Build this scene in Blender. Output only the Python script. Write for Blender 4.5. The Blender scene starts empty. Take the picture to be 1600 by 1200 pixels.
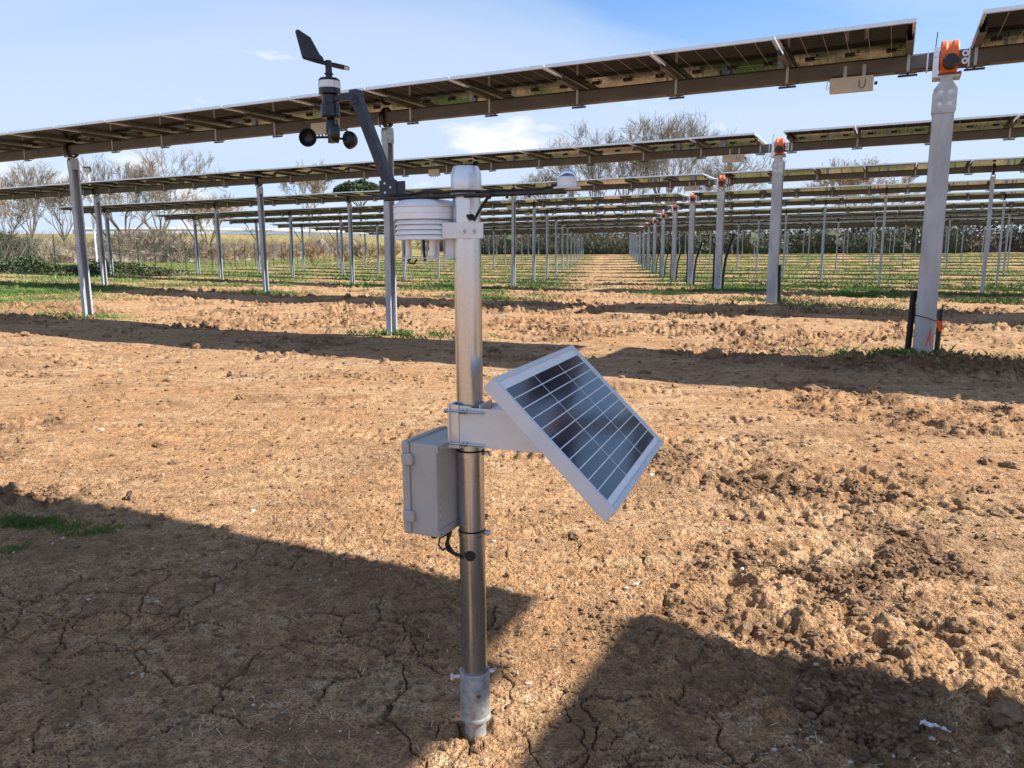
import bpy, math, random
import numpy as np
from mathutils import Vector, Matrix

scene = bpy.context.scene
COL = scene.collection
R = math.radians

# ------------------------------------------------------------------ camera
PITCH, ROLL = .1694, -.005
cam_d = bpy.data.cameras.new('camera')
cam = bpy.data.objects.new('camera', cam_d)
COL.objects.link(cam)
fw = Vector((0, math.cos(PITCH), -math.sin(PITCH)))
up0 = Vector((0, math.sin(PITCH), math.cos(PITCH)))
rt0 = Vector((1, 0, 0))
rt = rt0*math.cos(ROLL) + up0*math.sin(ROLL)
up = up0*math.cos(ROLL) - rt0*math.sin(ROLL)
m = Matrix((rt, up, -fw)).transposed().to_4x4()
m.translation = (0, 0, 1.15)
cam.matrix_world = m
cam_d.sensor_width = 36
cam_d.lens = 26.81
cam_d.clip_start = .05
cam_d.clip_end = 9000
scene.camera = cam

# ------------------------------------------------------------------ light
SUN_EL = R(41)
SUN_H = Vector((.998, -.06, 0)).normalized()         # horizontal direction towards the sun
sun_dir = Vector((SUN_H.x*math.cos(SUN_EL), SUN_H.y*math.cos(SUN_EL), math.sin(SUN_EL)))
sl = bpy.data.lights.new('sun', 'SUN')
sl.energy = 5.0
sl.angle = R(.53)
sl.color = (1.0, .94, .84)
so = bpy.data.objects.new('sun', sl)
COL.objects.link(so)
so.rotation_euler = (-sun_dir).to_track_quat('-Z', 'Y').to_euler()
so.location = (30, -2, 40)

world = bpy.data.worlds.new('World')
scene.world = world
world.use_nodes = True
wt = world.node_tree
wt.nodes.clear()


def N(t, typ, **kw):
    n = t.nodes.new(typ)
    for k, v in kw.items():
        if k.startswith('i_'):
            n.inputs[k[2:].replace('_', ' ')].default_value = v
        else:
            setattr(n, k, v)
    return n


def L(t, a, b):
    t.links.new(a, b)


def math_n(t, op, a, b=None, c=None, clamp=False):
    n = t.nodes.new('ShaderNodeMath')
    n.operation = op
    n.use_clamp = clamp
    for i, v in enumerate((a, b, c)):
        if v is None:
            continue
        if isinstance(v, (int, float)):
            n.inputs[i].default_value = v
        else:
            t.links.new(v, n.inputs[i])
    return n.outputs[0]


def ramp(t, fac, stops):
    n = t.nodes.new('ShaderNodeValToRGB')
    e = n.color_ramp.elements
    while len(e) < len(stops):
        e.new(.5)
    for i, (p, c) in enumerate(stops):
        e[i].position = p
        e[i].color = (c, c, c, 1) if isinstance(c, (int, float)) else (*c, 1)
    t.links.new(fac, n.inputs[0])
    return n.outputs[0]


def mixc(t, fac, a, b, mode='MIX'):
    n = t.nodes.new('ShaderNodeMix')
    n.data_type = 'RGBA'
    n.blend_type = mode
    for sock, v in ((n.inputs[0], fac), (n.inputs[6], a), (n.inputs[7], b)):
        if isinstance(v, (int, float)):
            sock.default_value = v
        elif isinstance(v, tuple):
            sock.default_value = (*v, 1) if len(v) == 3 else v
        else:
            t.links.new(v, sock)
    return n.outputs[2]


def noise(t, vec, scale, detail=4, rough=.55, dist=0.):
    n = t.nodes.new('ShaderNodeTexNoise')
    n.inputs['Scale'].default_value = scale
    n.inputs['Detail'].default_value = detail
    n.inputs['Roughness'].default_value = rough
    n.inputs['Distortion'].default_value = dist
    if vec is not None:
        t.links.new(vec, n.inputs['Vector'])
    return n.outputs['Fac']


SKY_STRENGTH = .074
sky = N(wt, 'ShaderNodeTexSky', sky_type='NISHITA', sun_disc=False,
        sun_elevation=SUN_EL, sun_rotation=math.atan2(SUN_H.x, SUN_H.y),
        air_density=1.0, dust_density=.15, ozone_density=1.6, altitude=50)
tc = N(wt, 'ShaderNodeTexCoord')
sep = N(wt, 'ShaderNodeSeparateXYZ')
L(wt, tc.outputs['Generated'], sep.inputs[0])
zc = math_n(wt, 'MAXIMUM', sep.outputs[2], 0.0)
den = math_n(wt, 'ADD', zc, .16)
px_ = math_n(wt, 'DIVIDE', sep.outputs[0], den)
py_ = math_n(wt, 'DIVIDE', sep.outputs[1], den)
comb = N(wt, 'ShaderNodeCombineXYZ')
L(wt, px_, comb.inputs[0])
L(wt, py_, comb.inputs[1])
mp = N(wt, 'ShaderNodeMapping')
mp.inputs['Location'].default_value = (89.6, 4., 0)
mp.inputs['Rotation'].default_value = (0, 0, .5)
mp.inputs['Scale'].default_value = (.55, 1.0, 1)
L(wt, comb.outputs[0], mp.inputs[0])
veil = noise(wt, mp.outputs[0], .55, 8, .50, .6)                       # thin high cloud sheet
veil = ramp(wt, veil, [(.36, .02), (.45, .5), (.58, 1.)])
# low cumulus near the horizon
mp2 = N(wt, 'ShaderNodeMapping')
mp2.inputs['Location'].default_value = (3., 21.2, .2)
mp2.inputs['Scale'].default_value = (1, 1, 2.4)
L(wt, tc.outputs['Generated'], mp2.inputs[0])
cum = noise(wt, mp2.outputs[0], 5.5, 9, .6, .15)
band = ramp(wt, sep.outputs[2], [(.0, .09), (.10, .14), (.15, .12), (.20, .03), (.30, 0.)])
cum = math_n(wt, 'ADD', cum, math_n(wt, 'SUBTRACT', band, .06))
cum = ramp(wt, cum, [(.60, 0.), (.70, 1.)])
tau = math_n(wt, 'DIVIDE', math_n(wt, 'MULTIPLY', veil, -.56), math_n(wt, 'ADD', zc, .10))
cloud = math_n(wt, 'SUBTRACT', 1., math_n(wt, 'EXPONENT', tau))
haze_h = ramp(wt, sep.outputs[2], [(.0, .95), (.06, .86), (.14, .55), (.3, .10), (.6, 0.)])
cloud = math_n(wt, 'MAXIMUM', cloud, haze_h)
ccol = (4.55, 5.35, 6.7, 1)
skyb = mixc(wt, 1., sky.outputs[0], (.70, 1.02, 1.36), 'MULTIPLY')
skyc = mixc(wt, cloud, skyb, ccol)
skyc = mixc(wt, math_n(wt, 'MULTIPLY', cum, .85), skyc, (7.0, 7.1, 7.3))
bg = N(wt, 'ShaderNodeBackground')
bg.inputs[1].default_value = SKY_STRENGTH
L(wt, skyc, bg.inputs[0])
wo = N(wt, 'ShaderNodeOutputWorld')
L(wt, bg.outputs[0], wo.inputs[0])

scene.view_settings.view_transform = 'Standard'
scene.view_settings.look = 'None'
scene.view_settings.exposure = 1.02
scene.view_settings.gamma = 1
scene.view_settings.use_curve_mapping = False
scene.cycles.use_denoising = True
scene.cycles.max_bounces = 6
scene.cycles.diffuse_bounces = 3
scene.cycles.glossy_bounces = 3
scene.cycles.transmission_bounces = 4
scene.cycles.sample_clamp_indirect = 6

rng = np.random.default_rng(7)
random.seed(7)

# ------------------------------------------------------------------ layout of the solar field
TH = -.459                                            # tracker axis direction
U = np.array([math.cos(TH), math.sin(TH)])            # along a tracker row
NN = np.array([-math.sin(TH), math.cos(TH)])          # across the rows
AX, AY, SX, SY, SPAN = 4.6264, 8.5259, .9557, 7.9144, 7.188
TUBE_Z = [3.143, 3.29, 3.313, 3.354, 3.437, 3.411, 3.42, 3.44, 3.42, 3.48, 3.56, 3.76, 3.96, 4.16]
SLOPE = .0022
MAST = np.array([-.093, 1.688])

# ------------------------------------------------------------------ numpy noise
_perm = rng.permutation(512)
_grad = rng.normal(size=(512, 2))
_grad /= np.linalg.norm(_grad, axis=1)[:, None]


def perlin(x, y, seed=0):
    xi = np.floor(x).astype(np.int64)
    yi = np.floor(y).astype(np.int64)
    xf = x-xi
    yf = y-yi
    u_ = xf*xf*xf*(xf*(xf*6-15)+10)
    v_ = yf*yf*yf*(yf*(yf*6-15)+10)

    def g(ix, iy, dx, dy):
        h = _perm[(_perm[(ix+seed*37) & 511]+iy+seed*91) & 511]
        return _grad[h, 0]*dx+_grad[h, 1]*dy
    a = g(xi, yi, xf, yf)
    b = g(xi+1, yi, xf-1, yf)
    c = g(xi, yi+1, xf, yf-1)
    d = g(xi+1, yi+1, xf-1, yf-1)
    return (a+u_*(b-a))*(1-v_)+(c+u_*(d-c))*v_


def fbm(x, y, oct_=4, seed=0, gain=.5):
    s = 0
    a = 1
    for o in range(oct_):
        s = s+a*perlin(x*2**o, y*2**o, seed+o)
        a *= gain
    return s


def sstep(a, b, x):
    t = np.clip((x-a)/(b-a), 0, 1)
    return t*t*(3-2*t)


def voro_edge(x, y, seed=0):
    xi = np.floor(x).astype(np.int64)
    yi = np.floor(y).astype(np.int64)
    f1 = np.full(x.shape, 9.)
    f2 = np.full(x.shape, 9.)
    p1 = np.zeros(x.shape+(2,))
    p2 = np.zeros(x.shape+(2,))
    jit = np.random.default_rng(100+seed).random((512, 2))
    for dx in (-1, 0, 1):
        for dy in (-1, 0, 1):
            h = _perm[(_perm[(xi+dx+seed*13) & 511]+yi+dy) & 511]
            cx = xi+dx+jit[h, 0]
            cy = yi+dy+jit[h, 1]
            d = (cx-x)**2+(cy-y)**2
            c = np.stack([cx, cy], -1)
            m1 = d < f1
            m2 = (~m1) & (d < f2)
            f2 = np.where(m1, f1, np.where(m2, d, f2))
            p2 = np.where(m1[..., None], p1, np.where(m2[..., None], c, p2))
            f1 = np.where(m1, d, f1)
            p1 = np.where(m1[..., None], c, p1)
    mid = (p1+p2)/2
    v = p2-p1
    ln = np.sqrt((v**2).sum(-1))+1e-6
    return ((mid[..., 0]-x)*v[..., 0]+(mid[..., 1]-y)*v[..., 1])/ln, p1


GN = np.array([-40, -5, 2, 9.69, 17.2, 24.7, 32.2, 39.8, 47.3, 54.8, 62.3, 69.9, 77.4, 84.9, 92.4, 100, 107.5, 120, 400])
GZ = np.array([0, 0, 0, -.06, .03, -.02, -.15, -.28, -.31, -.25, -.20, -.15, .0, .18, .42, .66, .86, 1.15, 1.3])


def base_z(x, y):
    n = x*NN[0]+y*NN[1]
    z = np.interp(n, GN, GZ)
    z = z+.018*np.maximum(0, -x-6)*sstep(300, 60, -x)
    b = -.6*x+.8*y
    return z + 3.4*sstep(108, 150, b)*sstep(15, -15, x)


def masks(x, y):
    """rough (turned clods), green (grass cover), damp"""
    n = x*NN[0]+y*NN[1]
    s = x*U[0]+y*U[1]
    r = np.hypot(x, y)
    a = fbm(x/2.1, y/1.4, 3, 11)
    right = sstep(.5, 3.0, x)*sstep(11, 5, y)*sstep(2.2, 3.4, y)
    far = sstep(7.0, 10.5, n)
    rough = sstep(.02, .46, a+.27*right+.34*far-.08)
    rowk = (n-9.69)/7.52
    dr = np.abs(rowk-np.round(rowk))*7.52                        # distance from a row axis
    dr = np.where(rowk < -.5, 9, dr)
    s_col = (s-(AX*U[0]+AY*U[1])) - np.round(rowk)*(SX*U[0]+SY*U[1])   # along the row, 0 at the drive post
    lane = sstep(-6.6, -5.6, s_col)*sstep(-.6, -1.6, s_col)      # bare driving lane
    g = fbm(x/3.0, y/2.2, 4, 21)
    strip = sstep(1.9, .5, dr)
    depth = sstep(20, 30, n)
    green = sstep(.04, .34, g*1.5+.58*strip*depth+.16*depth+.26*sstep(20, 45, n)-.16)*sstep(15.5, 25, n)
    green = green*(1-.85*lane)
    # weeds at the feet of the front rows
    foot = 0
    for i in range(0, 3):
        for c in (-4, -3, -2, -1, 0, 1, 2):
            bx = AX+i*SX+c*SPAN*U[0]
            by = AY+i*SY+c*SPAN*U[1]
            ds = (x-bx)*U[0]+(y-by)*U[1]
            dn = (x-bx)*NN[0]+(y-by)*NN[1]
            foot = np.maximum(foot, np.exp(-(ds/(.75+.5*i))**2-((dn+.05)/(.28+.1*i))**2))
    green = np.maximum(green, foot*sstep(-.25, .2, g+.6*fbm(x/.35, y/.35, 2, 27)+.16))
    left = sstep(-9, -16, x)*sstep(12, 24, y)
    green = np.maximum(green, left*sstep(-.25, .25, g+.1))
    patch = .8*np.exp(-(((x+2.13)/.20)**2+((y-3.20)/.12)**2))+.9*np.exp(-(((x+1.80)/.17)**2+((y-3.08)/.09)**2))+.8*np.exp(-(((x+1.93)/.12)**2+((y-2.85)/.10)**2))
    green = np.maximum(green, .40*sstep(.25, .9, patch)*sstep(-.2, .25, fbm(x/.22, y/.22, 2, 33)+.1))
    outf = sstep(-27.5, -29, x-.1*(y-42.5))                       # field beyond the fence
    green = np.maximum(green, outf*sstep(-.45, .05, fbm(x/7, y/7, 3, 25)+.2))
    green = green*(1-.3*sstep(100, 118, -.6*x+.8*y)*sstep(15, -15, x))
    back = sstep(112, 118, n)*sstep(-30, -10, x)
    green = np.maximum(green, back*.9)
    mound = 0
    for i in range(0, 2):
        bx, by = AX+i*SX, AY+i*SY
        ds = (x-bx)*U[0]+(y-by)*U[1]
        dn = (x-bx)*NN[0]+(y-by)*NN[1]
        mound = np.maximum(mound, np.exp(-((ds-.45)/1.35)**2-((dn+.42)/.50)**2)*(1 if i == 0 else .5))
    return rough, np.clip(green, 0, 1), mound


_dg = np.random.default_rng(77)
DENTS = [(_dg.uniform(-2.2, 2.4), _dg.uniform(1.5, 5.5), _dg.uniform(.02, .055), _dg.uniform(.006, .018)) for _ in range(46)]


def height(x, y):
    """full relief of the ground; returns z, rough, green, damp, crack"""
    r = np.hypot(x, y)
    n = x*NN[0]+y*NN[1]
    s = x*U[0]+y*U[1]
    rough, green, mound = masks(x, y)
    z = base_z(x, y)
    z = z+.045*fbm(x/2.6, y/2.6, 3, 1)*sstep(.5, 4, r)+.014*fbm(x/.55, y/.55, 3, 4)
    z = z+.12*mound*(1+.4*fbm(x/.3, y/.3, 3, 6))
    lod = sstep(60, 24, r)*(1+1.3*sstep(6, 14, r))
    lump = np.maximum(0, fbm(x/.19, y/.19, 4, 40, .55)+.05)

    def billow(q, oc, sd):
        v = 0
        a_ = 1.
        for o_ in range(oc):
            v = v+a_*(np.abs(perlin(x/q*1.9**o_, y/q*1.9**o_, sd+o_))*2-.45)
            a_ *= .55
        return v
    fine = fbm(x/.055, y/.055, 3, 44, .6)
    amp = .42+rough*.8+.5*np.clip(mound, 0, 1)
    turned = np.clip(rough+.5*mound, 0, 1.2)
    z = z+lod*turned*(.040*billow(.26, 2, 40)+.026*billow(.10, 3, 43))
    z = z+lod*amp*.0085*fine
    dens = sstep(-.12, .3, fbm(x/.5, y/.5, 2, 48))
    c1_ = sstep(.10, .34, perlin(x/.034, y/.034, 49))
    c2_ = sstep(.14, .36, perlin(x/.019, y/.019, 50))
    near_ = sstep(9, 4, r)
    z = z+near_*(.45+.55*dens)*(.0075*c1_+.0038*c2_)
    # hoof and boot dents
    for kx in range(46):
        gx, gy, gr_, gd = DENTS[kx]
        d2_ = (x-gx)**2+(y-gy)**2
        z = z-gd*np.exp(-d2_/(gr_*gr_))+.45*gd*np.exp(-(np.sqrt(d2_)-1.5*gr_)**2/(.35*gr_*gr_))
    # tyre lug prints, in lanes running with the rows
    for k, (n0, w, per, ph) in enumerate(((4.75, .20, .085, 0), (6.5, .24, .09, 1), (3.4, .12, .07, 2), (8.1, .26, .10, .4), (5.55, .20, .085, .7), (3.95, .16, .08, .2))):
        wob = .09*fbm(s/2.3, s*0+k*3.3, 2, 60+k)
        dn = np.abs(n-n0-wob)
        inside = sstep(w, w-.05, dn)
        gate = sstep(-.02, .24, fbm(s/1.2, n/1.2+k*5, 2, 70+k)+.02)*np.clip(.6+1.4*fbm(x/.12, y/.12, 2, 74), 0, 1)
        lug = np.sin((s+.35*np.sign(n-n0-wob)*dn+.02*fbm(x/.15, y/.15, 2, 76))*2*np.pi/per+ph)
        z = z+inside*gate*lod*(.0105*np.clip(lug*1.6, -1, 1)-.012)
        edge = np.exp(-((dn-w-.04)/.05)**2)
        z = z+edge*gate*lod*.010*(.4+2*lump)
    # shrinkage cracks in the dried crust
    crack = np.zeros_like(z)
    near = (r < 6.5) & (y > 0.5)
    if near.any():
        xx, yy, rr = x[near], y[near], r[near]
        wx = xx+.045*fbm(xx/.16, yy/.16, 3, 80)
        wy = yy+.045*fbm(xx/.16, yy/.16, 3, 84)
        d1, pl = voro_edge(wx/.27, wy/.27, 1)
        d1 = d1*.27
        d2 = voro_edge(wx/.115, wy/.115, 2)[0]*.115
        k1 = sstep(-.08, .26, fbm(xx/.7, yy/.7, 3, 90)+.11-.3*rough[near])*sstep(4.6, 2.6, rr)
        k2 = sstep(.16, .44, fbm(xx/.5, yy/.5, 2, 93)+.05-.3*rough[near])*sstep(4.0, 2.3, rr)
        wv = .55+.9*(fbm(xx/.09, yy/.09, 2, 96)+.3)
        w1 = .0042*np.clip(wv, .12, 1.5)*k1
        w2 = .0030*np.clip(wv, .12, 1.5)*k2
        c1 = np.where(w1 > 2e-4, 1-sstep(.35, 1.15, d1/np.maximum(w1, 1e-5)), 0)
        c2 = np.where(w2 > 2e-4, 1-sstep(.35, 1.15, d2/np.maximum(w2, 1e-5)), 0)
        cc = np.maximum(c1, c2*.8)
        crack[near] = cc
        # plates curl up slightly towards their edges
        lift = .005*k1*np.exp(-d1/.03)+.012*k1*perlin(pl[..., 0]*3.7+.3, pl[..., 1]*3.7+.3, 5)*sstep(0, .02, d1)
        z[near] = z[near]+lift-.012*cc
    dm2 = (x-MAST[0])**2+(y-MAST[1])**2
    z = z-(z-crack*-.016+.004)*np.exp(-dm2/.09)*.85+.012*np.exp(-((np.sqrt(dm2)-.05)/.028)**2)*(1+1.5*fbm(x/.03, y/.03, 2, 46))
    damp = np.clip(rough*sstep(-.05, .35, fbm(x/.35, y/.35, 3, 51)+.28*lump)+1.3*mound, 0, 1)
    damp = np.clip(damp+.45*sstep(.15, .5, fbm(x/1.2, y/.9, 3, 55)), 0, 1)
    return z, rough, green, damp, crack


# ------------------------------------------------------------------ materials
MATS = {}


def new_mat(name):
    mt = bpy.data.materials.new(name)
    mt.use_nodes = True
    t = mt.node_tree
    t.nodes.clear()
    o = t.nodes.new('ShaderNodeOutputMaterial')
    b = t.nodes.new('ShaderNodeBsdfPrincipled')
    t.links.new(b.outputs[0], o.inputs[0])
    MATS[name] = mt
    return mt, t, b


def simple(name, col, rough=.5, metal=0., var=.12, scale=14., bump=0., bscale=120., rvar=.12, spec=None, stretch=None, var2=None):
    mt, t, b = new_mat(name)
    tcn = t.nodes.new('ShaderNodeTexCoord')
    v = tcn.outputs['Object']
    if stretch:
        mpn = t.nodes.new('ShaderNodeMapping')
        mpn.inputs['Scale'].default_value = stretch
        t.links.new(v, mpn.inputs[0])
        v = mpn.outputs[0]
    nz = noise(t, v, scale, 6, .6)
    lo = tuple(c*(1-var) for c in col)
    hi = tuple(min(1, c*(1+var)) for c in col) if var2 is None else var2
    c = ramp(t, nz, [(.3, lo), (.7, hi)])
    t.links.new(c, b.inputs['Base Color'])
    rr = ramp(t, noise(t, v, scale*2.3, 5, .6), [(.3, max(.02, rough-rvar)), (.7, min(1, rough+rvar))])
    t.links.new(rr, b.inputs['Roughness'])
    b.inputs['Metallic'].default_value = metal
    if spec is not None:
        b.inputs['Specular IOR Level'].default_value = spec
    if bump > 0:
        bn = t.nodes.new('ShaderNodeBump')
        bn.inputs['Strength'].default_value = 1
        bn.inputs['Distance'].default_value = bump
        t.links.new(noise(t, v, bscale, 5, .6), bn.inputs['Height'])
        t.links.new(bn.outputs[0], b.inputs['Normal'])
    return mt


simple('galv', (.50, .52, .55), .46, .75, .2, 9, .0006, 60)
simple('galv_post', (.46, .49, .53), .52, .55, .22, 6, .0005, 40, stretch=(1, 1, .25))
simple('galv_tube', (.13, .125, .12), .5, .4, .18, 3, .0005, 40)
simple('galv_old', (.38, .38, .375), .55, .45, .35, 55, .0006, 160)
simple('steel_mast', (.60, .62, .66), .27, 1.0, .10, 16, .0002, 60, .07, stretch=(1, 1, .12))
simple('bolt', (.6, .6, .62), .3, 1.0, .1, 60)
simple('alu', (.72, .75, .79), .34, .7, .08, 8)
simple('alu_white', (.66, .69, .74), .42, .15, .06, 12)
simple('white_plastic', (.90, .90, .92), .42, 0, .05, 20)
simple('white_paint', (.76, .77, .79), .38, .1, .06, 14)
simple('box_grey', (.46, .435, .40), .55, 0, .06, 18, .0003, 240)
simple('box_pale', (.62, .62, .58), .5, 0, .08, 10)
simple('black_metal', (.018, .022, .035), .38, 0, .3, 30, .0002, 400)
simple('black_plastic', (.012, .013, .016), .30, 0, .3, 30)
simple('rubber', (.012, .012, .013), .62, 0, .3, 40)
simple('orange_paint', (.85, .17, .035), .42, 0, .14, 14)
simple('orange_tape', (.8, .12, .04), .6, 0, .1, 30)
simple('rust', (.23, .12, .07), .8, .2, .3, 30)
simple('jbox', (.015, .014, .014), .5)
simple('tag_silver', (.72, .72, .72), .4, .3, .15, 120)
simple('fence_green', (.02, .06, .035), .6, 0, .3, 5)
simple('bark', (.21, .17, .13), .9, 0, .35, 3.0, .01, 20)
simple('twig', (.25, .205, .16), .9, 0, .3, 1.0)
simple('twig_dark', (.16, .12, .09), .9, 0, .35, 1.0)
simple('twig_russet', (.34, .22, .13), .9, 0, .3, .8)
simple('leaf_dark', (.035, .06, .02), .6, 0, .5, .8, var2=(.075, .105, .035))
simple('leaf_mix', (.06, .05, .028), .7, 0, .5, .35, var2=(.065, .085, .03))
simple('leaf_dry', (.26, .17, .09), .8, 0, .4, .6)
simple('pine_leaf', (.03, .06, .022), .6, 0, .5, .6, var2=(.06, .10, .03))
simple('concrete', (.62, .60, .56), .8, 0, .12, 2)
simple('hazy_hill_woods', (.12, .17, .23), 1, 0, .2, .004)  # woods colour shifted to blue: distance haze painted into it
simple('grass', (.05, .11, .016), .55, 0, .4, .7, var2=(.13, .25, .04))
simple('pebble', (.50, .43, .34), .75, 0, .3, 30)
simple('straw', (.62, .50, .32), .8, 0, .2, 40)
simple('film', (.75, .76, .78), .25, 0, .1, 50)

# module laminate: dark cells, thin pale gaps
mt, t, b = new_mat('laminate')
tcn = t.nodes.new('ShaderNodeTexCoord')
sp = t.nodes.new('ShaderNodeSeparateXYZ')
t.links.new(tcn.outputs['Object'], sp.inputs[0])


def lines(t, sock, period, width, offset=0.):
    a = math_n(t, 'ADD', sock, 50*period+offset)
    a = math_n(t, 'DIVIDE', a, period)
    a = math_n(t, 'FRACT', a)
    a = math_n(t, 'SUBTRACT', a, .5)
    a = math_n(t, 'ABSOLUTE', a)
    return math_n(t, 'GREATER_THAN', a, .5-width/period/2)


lx = lines(t, sp.outputs[0], .2075, .0045, .0)
ly = lines(t, sp.outputs[1], .1035, .0028)
lc = math_n(t, 'LESS_THAN', math_n(t, 'ABSOLUTE', sp.outputs[1]), .010)
ln_ = math_n(t, 'MAXIMUM', lx, lc)
ln_ = math_n(t, 'MAXIMUM', ln_, math_n(t, 'MULTIPLY', ly, .35))
cell = ramp(t, noise(t, tcn.outputs['Object'], 3, 3), [(.3, (.010, .011, .016)), (.7, (.018, .018, .024))])
cc = mixc(t, ln_, cell, (.55, .55, .52))
t.links.new(cc, b.inputs['Base Color'])
b.inputs['Roughness'].default_value = .05
b.inputs['IOR'].default_value = 1.42

# small panel cells: dark blue with fine fingers
mt, t, b = new_mat('cell_blue')
tcn = t.nodes.new('ShaderNodeTexCoord')
sp = t.nodes.new('ShaderNodeSeparateXYZ')
t.links.new(tcn.outputs['Object'], sp.inputs[0])
bb = lines(t, sp.outputs[0], .0098, .0009, .003)
nz = noise(t, tcn.outputs['Object'], 9, 4)
cell = ramp(t, nz, [(.3, (.003, .006, .018)), (.7, (.008, .016, .05))])
cc = mixc(t, math_n(t, 'MULTIPLY', bb, .22), cell, (.36, .42, .52))
t.links.new(cc, b.inputs['Base Color'])
b.inputs['Roughness'].default_value = .09
b.inputs['IOR'].default_value = 1.42

# glass dome
mt, t, b = new_mat('glass')
b.inputs['Base Color'].default_value = (.92, .95, 1, 1)
b.inputs['Roughness'].default_value = .02
b.inputs['Transmission Weight'].default_value = .95
b.inputs['IOR'].default_value = 1.45

# soil
mt, t, b = new_mat('soil')
tcn = t.nodes.new('ShaderNodeTexCoord')
ob = tcn.outputs['Object']
at_ = t.nodes.new('ShaderNodeAttribute')
at_.attribute_name = 'cover'
sc_ = t.nodes.new('ShaderNodeSeparateColor')
t.links.new(at_.outputs['Color'], sc_.inputs[0])
green, damp, crk = sc_.outputs[0], sc_.outputs[1], sc_.outputs[2]
n1 = noise(t, ob, .55, 6, .6, .4)
n2 = noise(t, ob, 2.7, 7, .62, .3)
n3 = noise(t, ob, 26, 6, .65)
n4 = noise(t, ob, 140, 4, .6)
mpa = t.nodes.new('ShaderNodeMapping')
mpa.inputs['Rotation'].default_value = (0, 0, -TH)
mpa.inputs['Scale'].default_value = (.35, 1.6, 1)
t.links.new(ob, mpa.inputs[0])
n5 = noise(t, mpa.outputs[0], 3.2, 7, .68, .6)
cr1 = ramp(t, noise(t, ob, 40, 3, .55), [(.50, 0.), (.62, 1.)])
cr2 = ramp(t, noise(t, ob, 92, 3, .55), [(.50, 0.), (.61, 1.)])
dry = ramp(t, n2, [(.28, (.51, .292, .155)), (.5, (.68, .418, .225)), (.72, (.78, .545, .335))])
dry = mixc(t, ramp(t, n1, [(.42, 0.), (.60, .85)]), dry, (.63, .325, .145))
n6 = noise(t, ob, 8.5, 6, .7, .5)
dry = mixc(t, ramp(t, n6, [(.36, .85), (.50, 0.)]), dry, (.32, .188, .098))
dry = mixc(t, ramp(t, n6, [(.55, 0.), (.66, .6)]), dry, (.80, .62, .42))
dry = mixc(t, ramp(t, n3, [(.36, .75), (.52, 0.)]), dry, (.27, .16, .082))  # low spots of the bump noise darkened: crevice shade put into the colour
dry = mixc(t, ramp(t, n4, [(.40, .9), (.52, 0.)]), dry, (.22, .13, .068))  # same for the finer pits, their shade painted in
dry = mixc(t, ramp(t, n5, [(.34, .7), (.49, 0.)]), dry, (.31, .188, .10))
dry = mixc(t, ramp(t, n5, [(.56, 0.), (.72, .6)]), dry, (.60, .45, .28))
# pale straw and grit flecks
vo = t.nodes.new('ShaderNodeTexVoronoi')
vo.inputs['Scale'].default_value = 95
t.links.new(ob, vo.inputs['Vector'])
fl = ramp(t, vo.outputs['Distance'], [(.10, 1.), (.20, 0.)])
sepv = t.nodes.new('ShaderNodeSeparateColor')
t.links.new(vo.outputs['Color'], sepv.inputs[0])
fl = math_n(t, 'MULTIPLY', fl, math_n(t, 'GREATER_THAN', sepv.outputs[0], .72))
dry = mixc(t, math_n(t, 'MULTIPLY', fl, .75), dry, (.68, .58, .45))
dampc = ramp(t, n3, [(.3, (.125, .064, .034)), (.7, (.30, .172, .095))])
c = mixc(t, math_n(t, 'MULTIPLY', damp, .80), dry, dampc)
grc = ramp(t, n2, [(.3, (.050, .105, .018)), (.55, (.095, .165, .030)), (.78, (.19, .20, .06))])
gm = math_n(t, 'MULTIPLY', green, ramp(t, n3, [(.3, 1.), (.66, .55)]))
c = mixc(t, gm, c, grc)
c = mixc(t, math_n(t, 'MULTIPLY', crk, .55), c, (.12, .075, .045))  # shade of the crack depth painted in, on top of the real relief
t.links.new(c, b.inputs['Base Color'])
b.inputs['Roughness'].default_value = .95
b.inputs['Specular IOR Level'].default_value = .15
hb = math_n(t, 'ADD', math_n(t, 'MULTIPLY', n3, .014), math_n(t, 'MULTIPLY', n4, .011))
hb = math_n(t, 'ADD', hb, math_n(t, 'MULTIPLY', noise(t, ob, 420, 3, .6), .0030))
hb = math_n(t, 'ADD', hb, math_n(t, 'ADD', math_n(t, 'MULTIPLY', cr1, .0065), math_n(t, 'MULTIPLY', cr2, .0035)))
bn = t.nodes.new('ShaderNodeBump')
bn.inputs['Strength'].default_value = 1.0
bn.inputs['Distance'].default_value = 1.0
t.links.new(hb, bn.inputs['Height'])
t.links.new(bn.outputs[0], b.inputs['Normal'])

simple('clod', (.15, .082, .042), .95, 0, .3, 24, .008, 130, var2=(.36, .22, .12))


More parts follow.
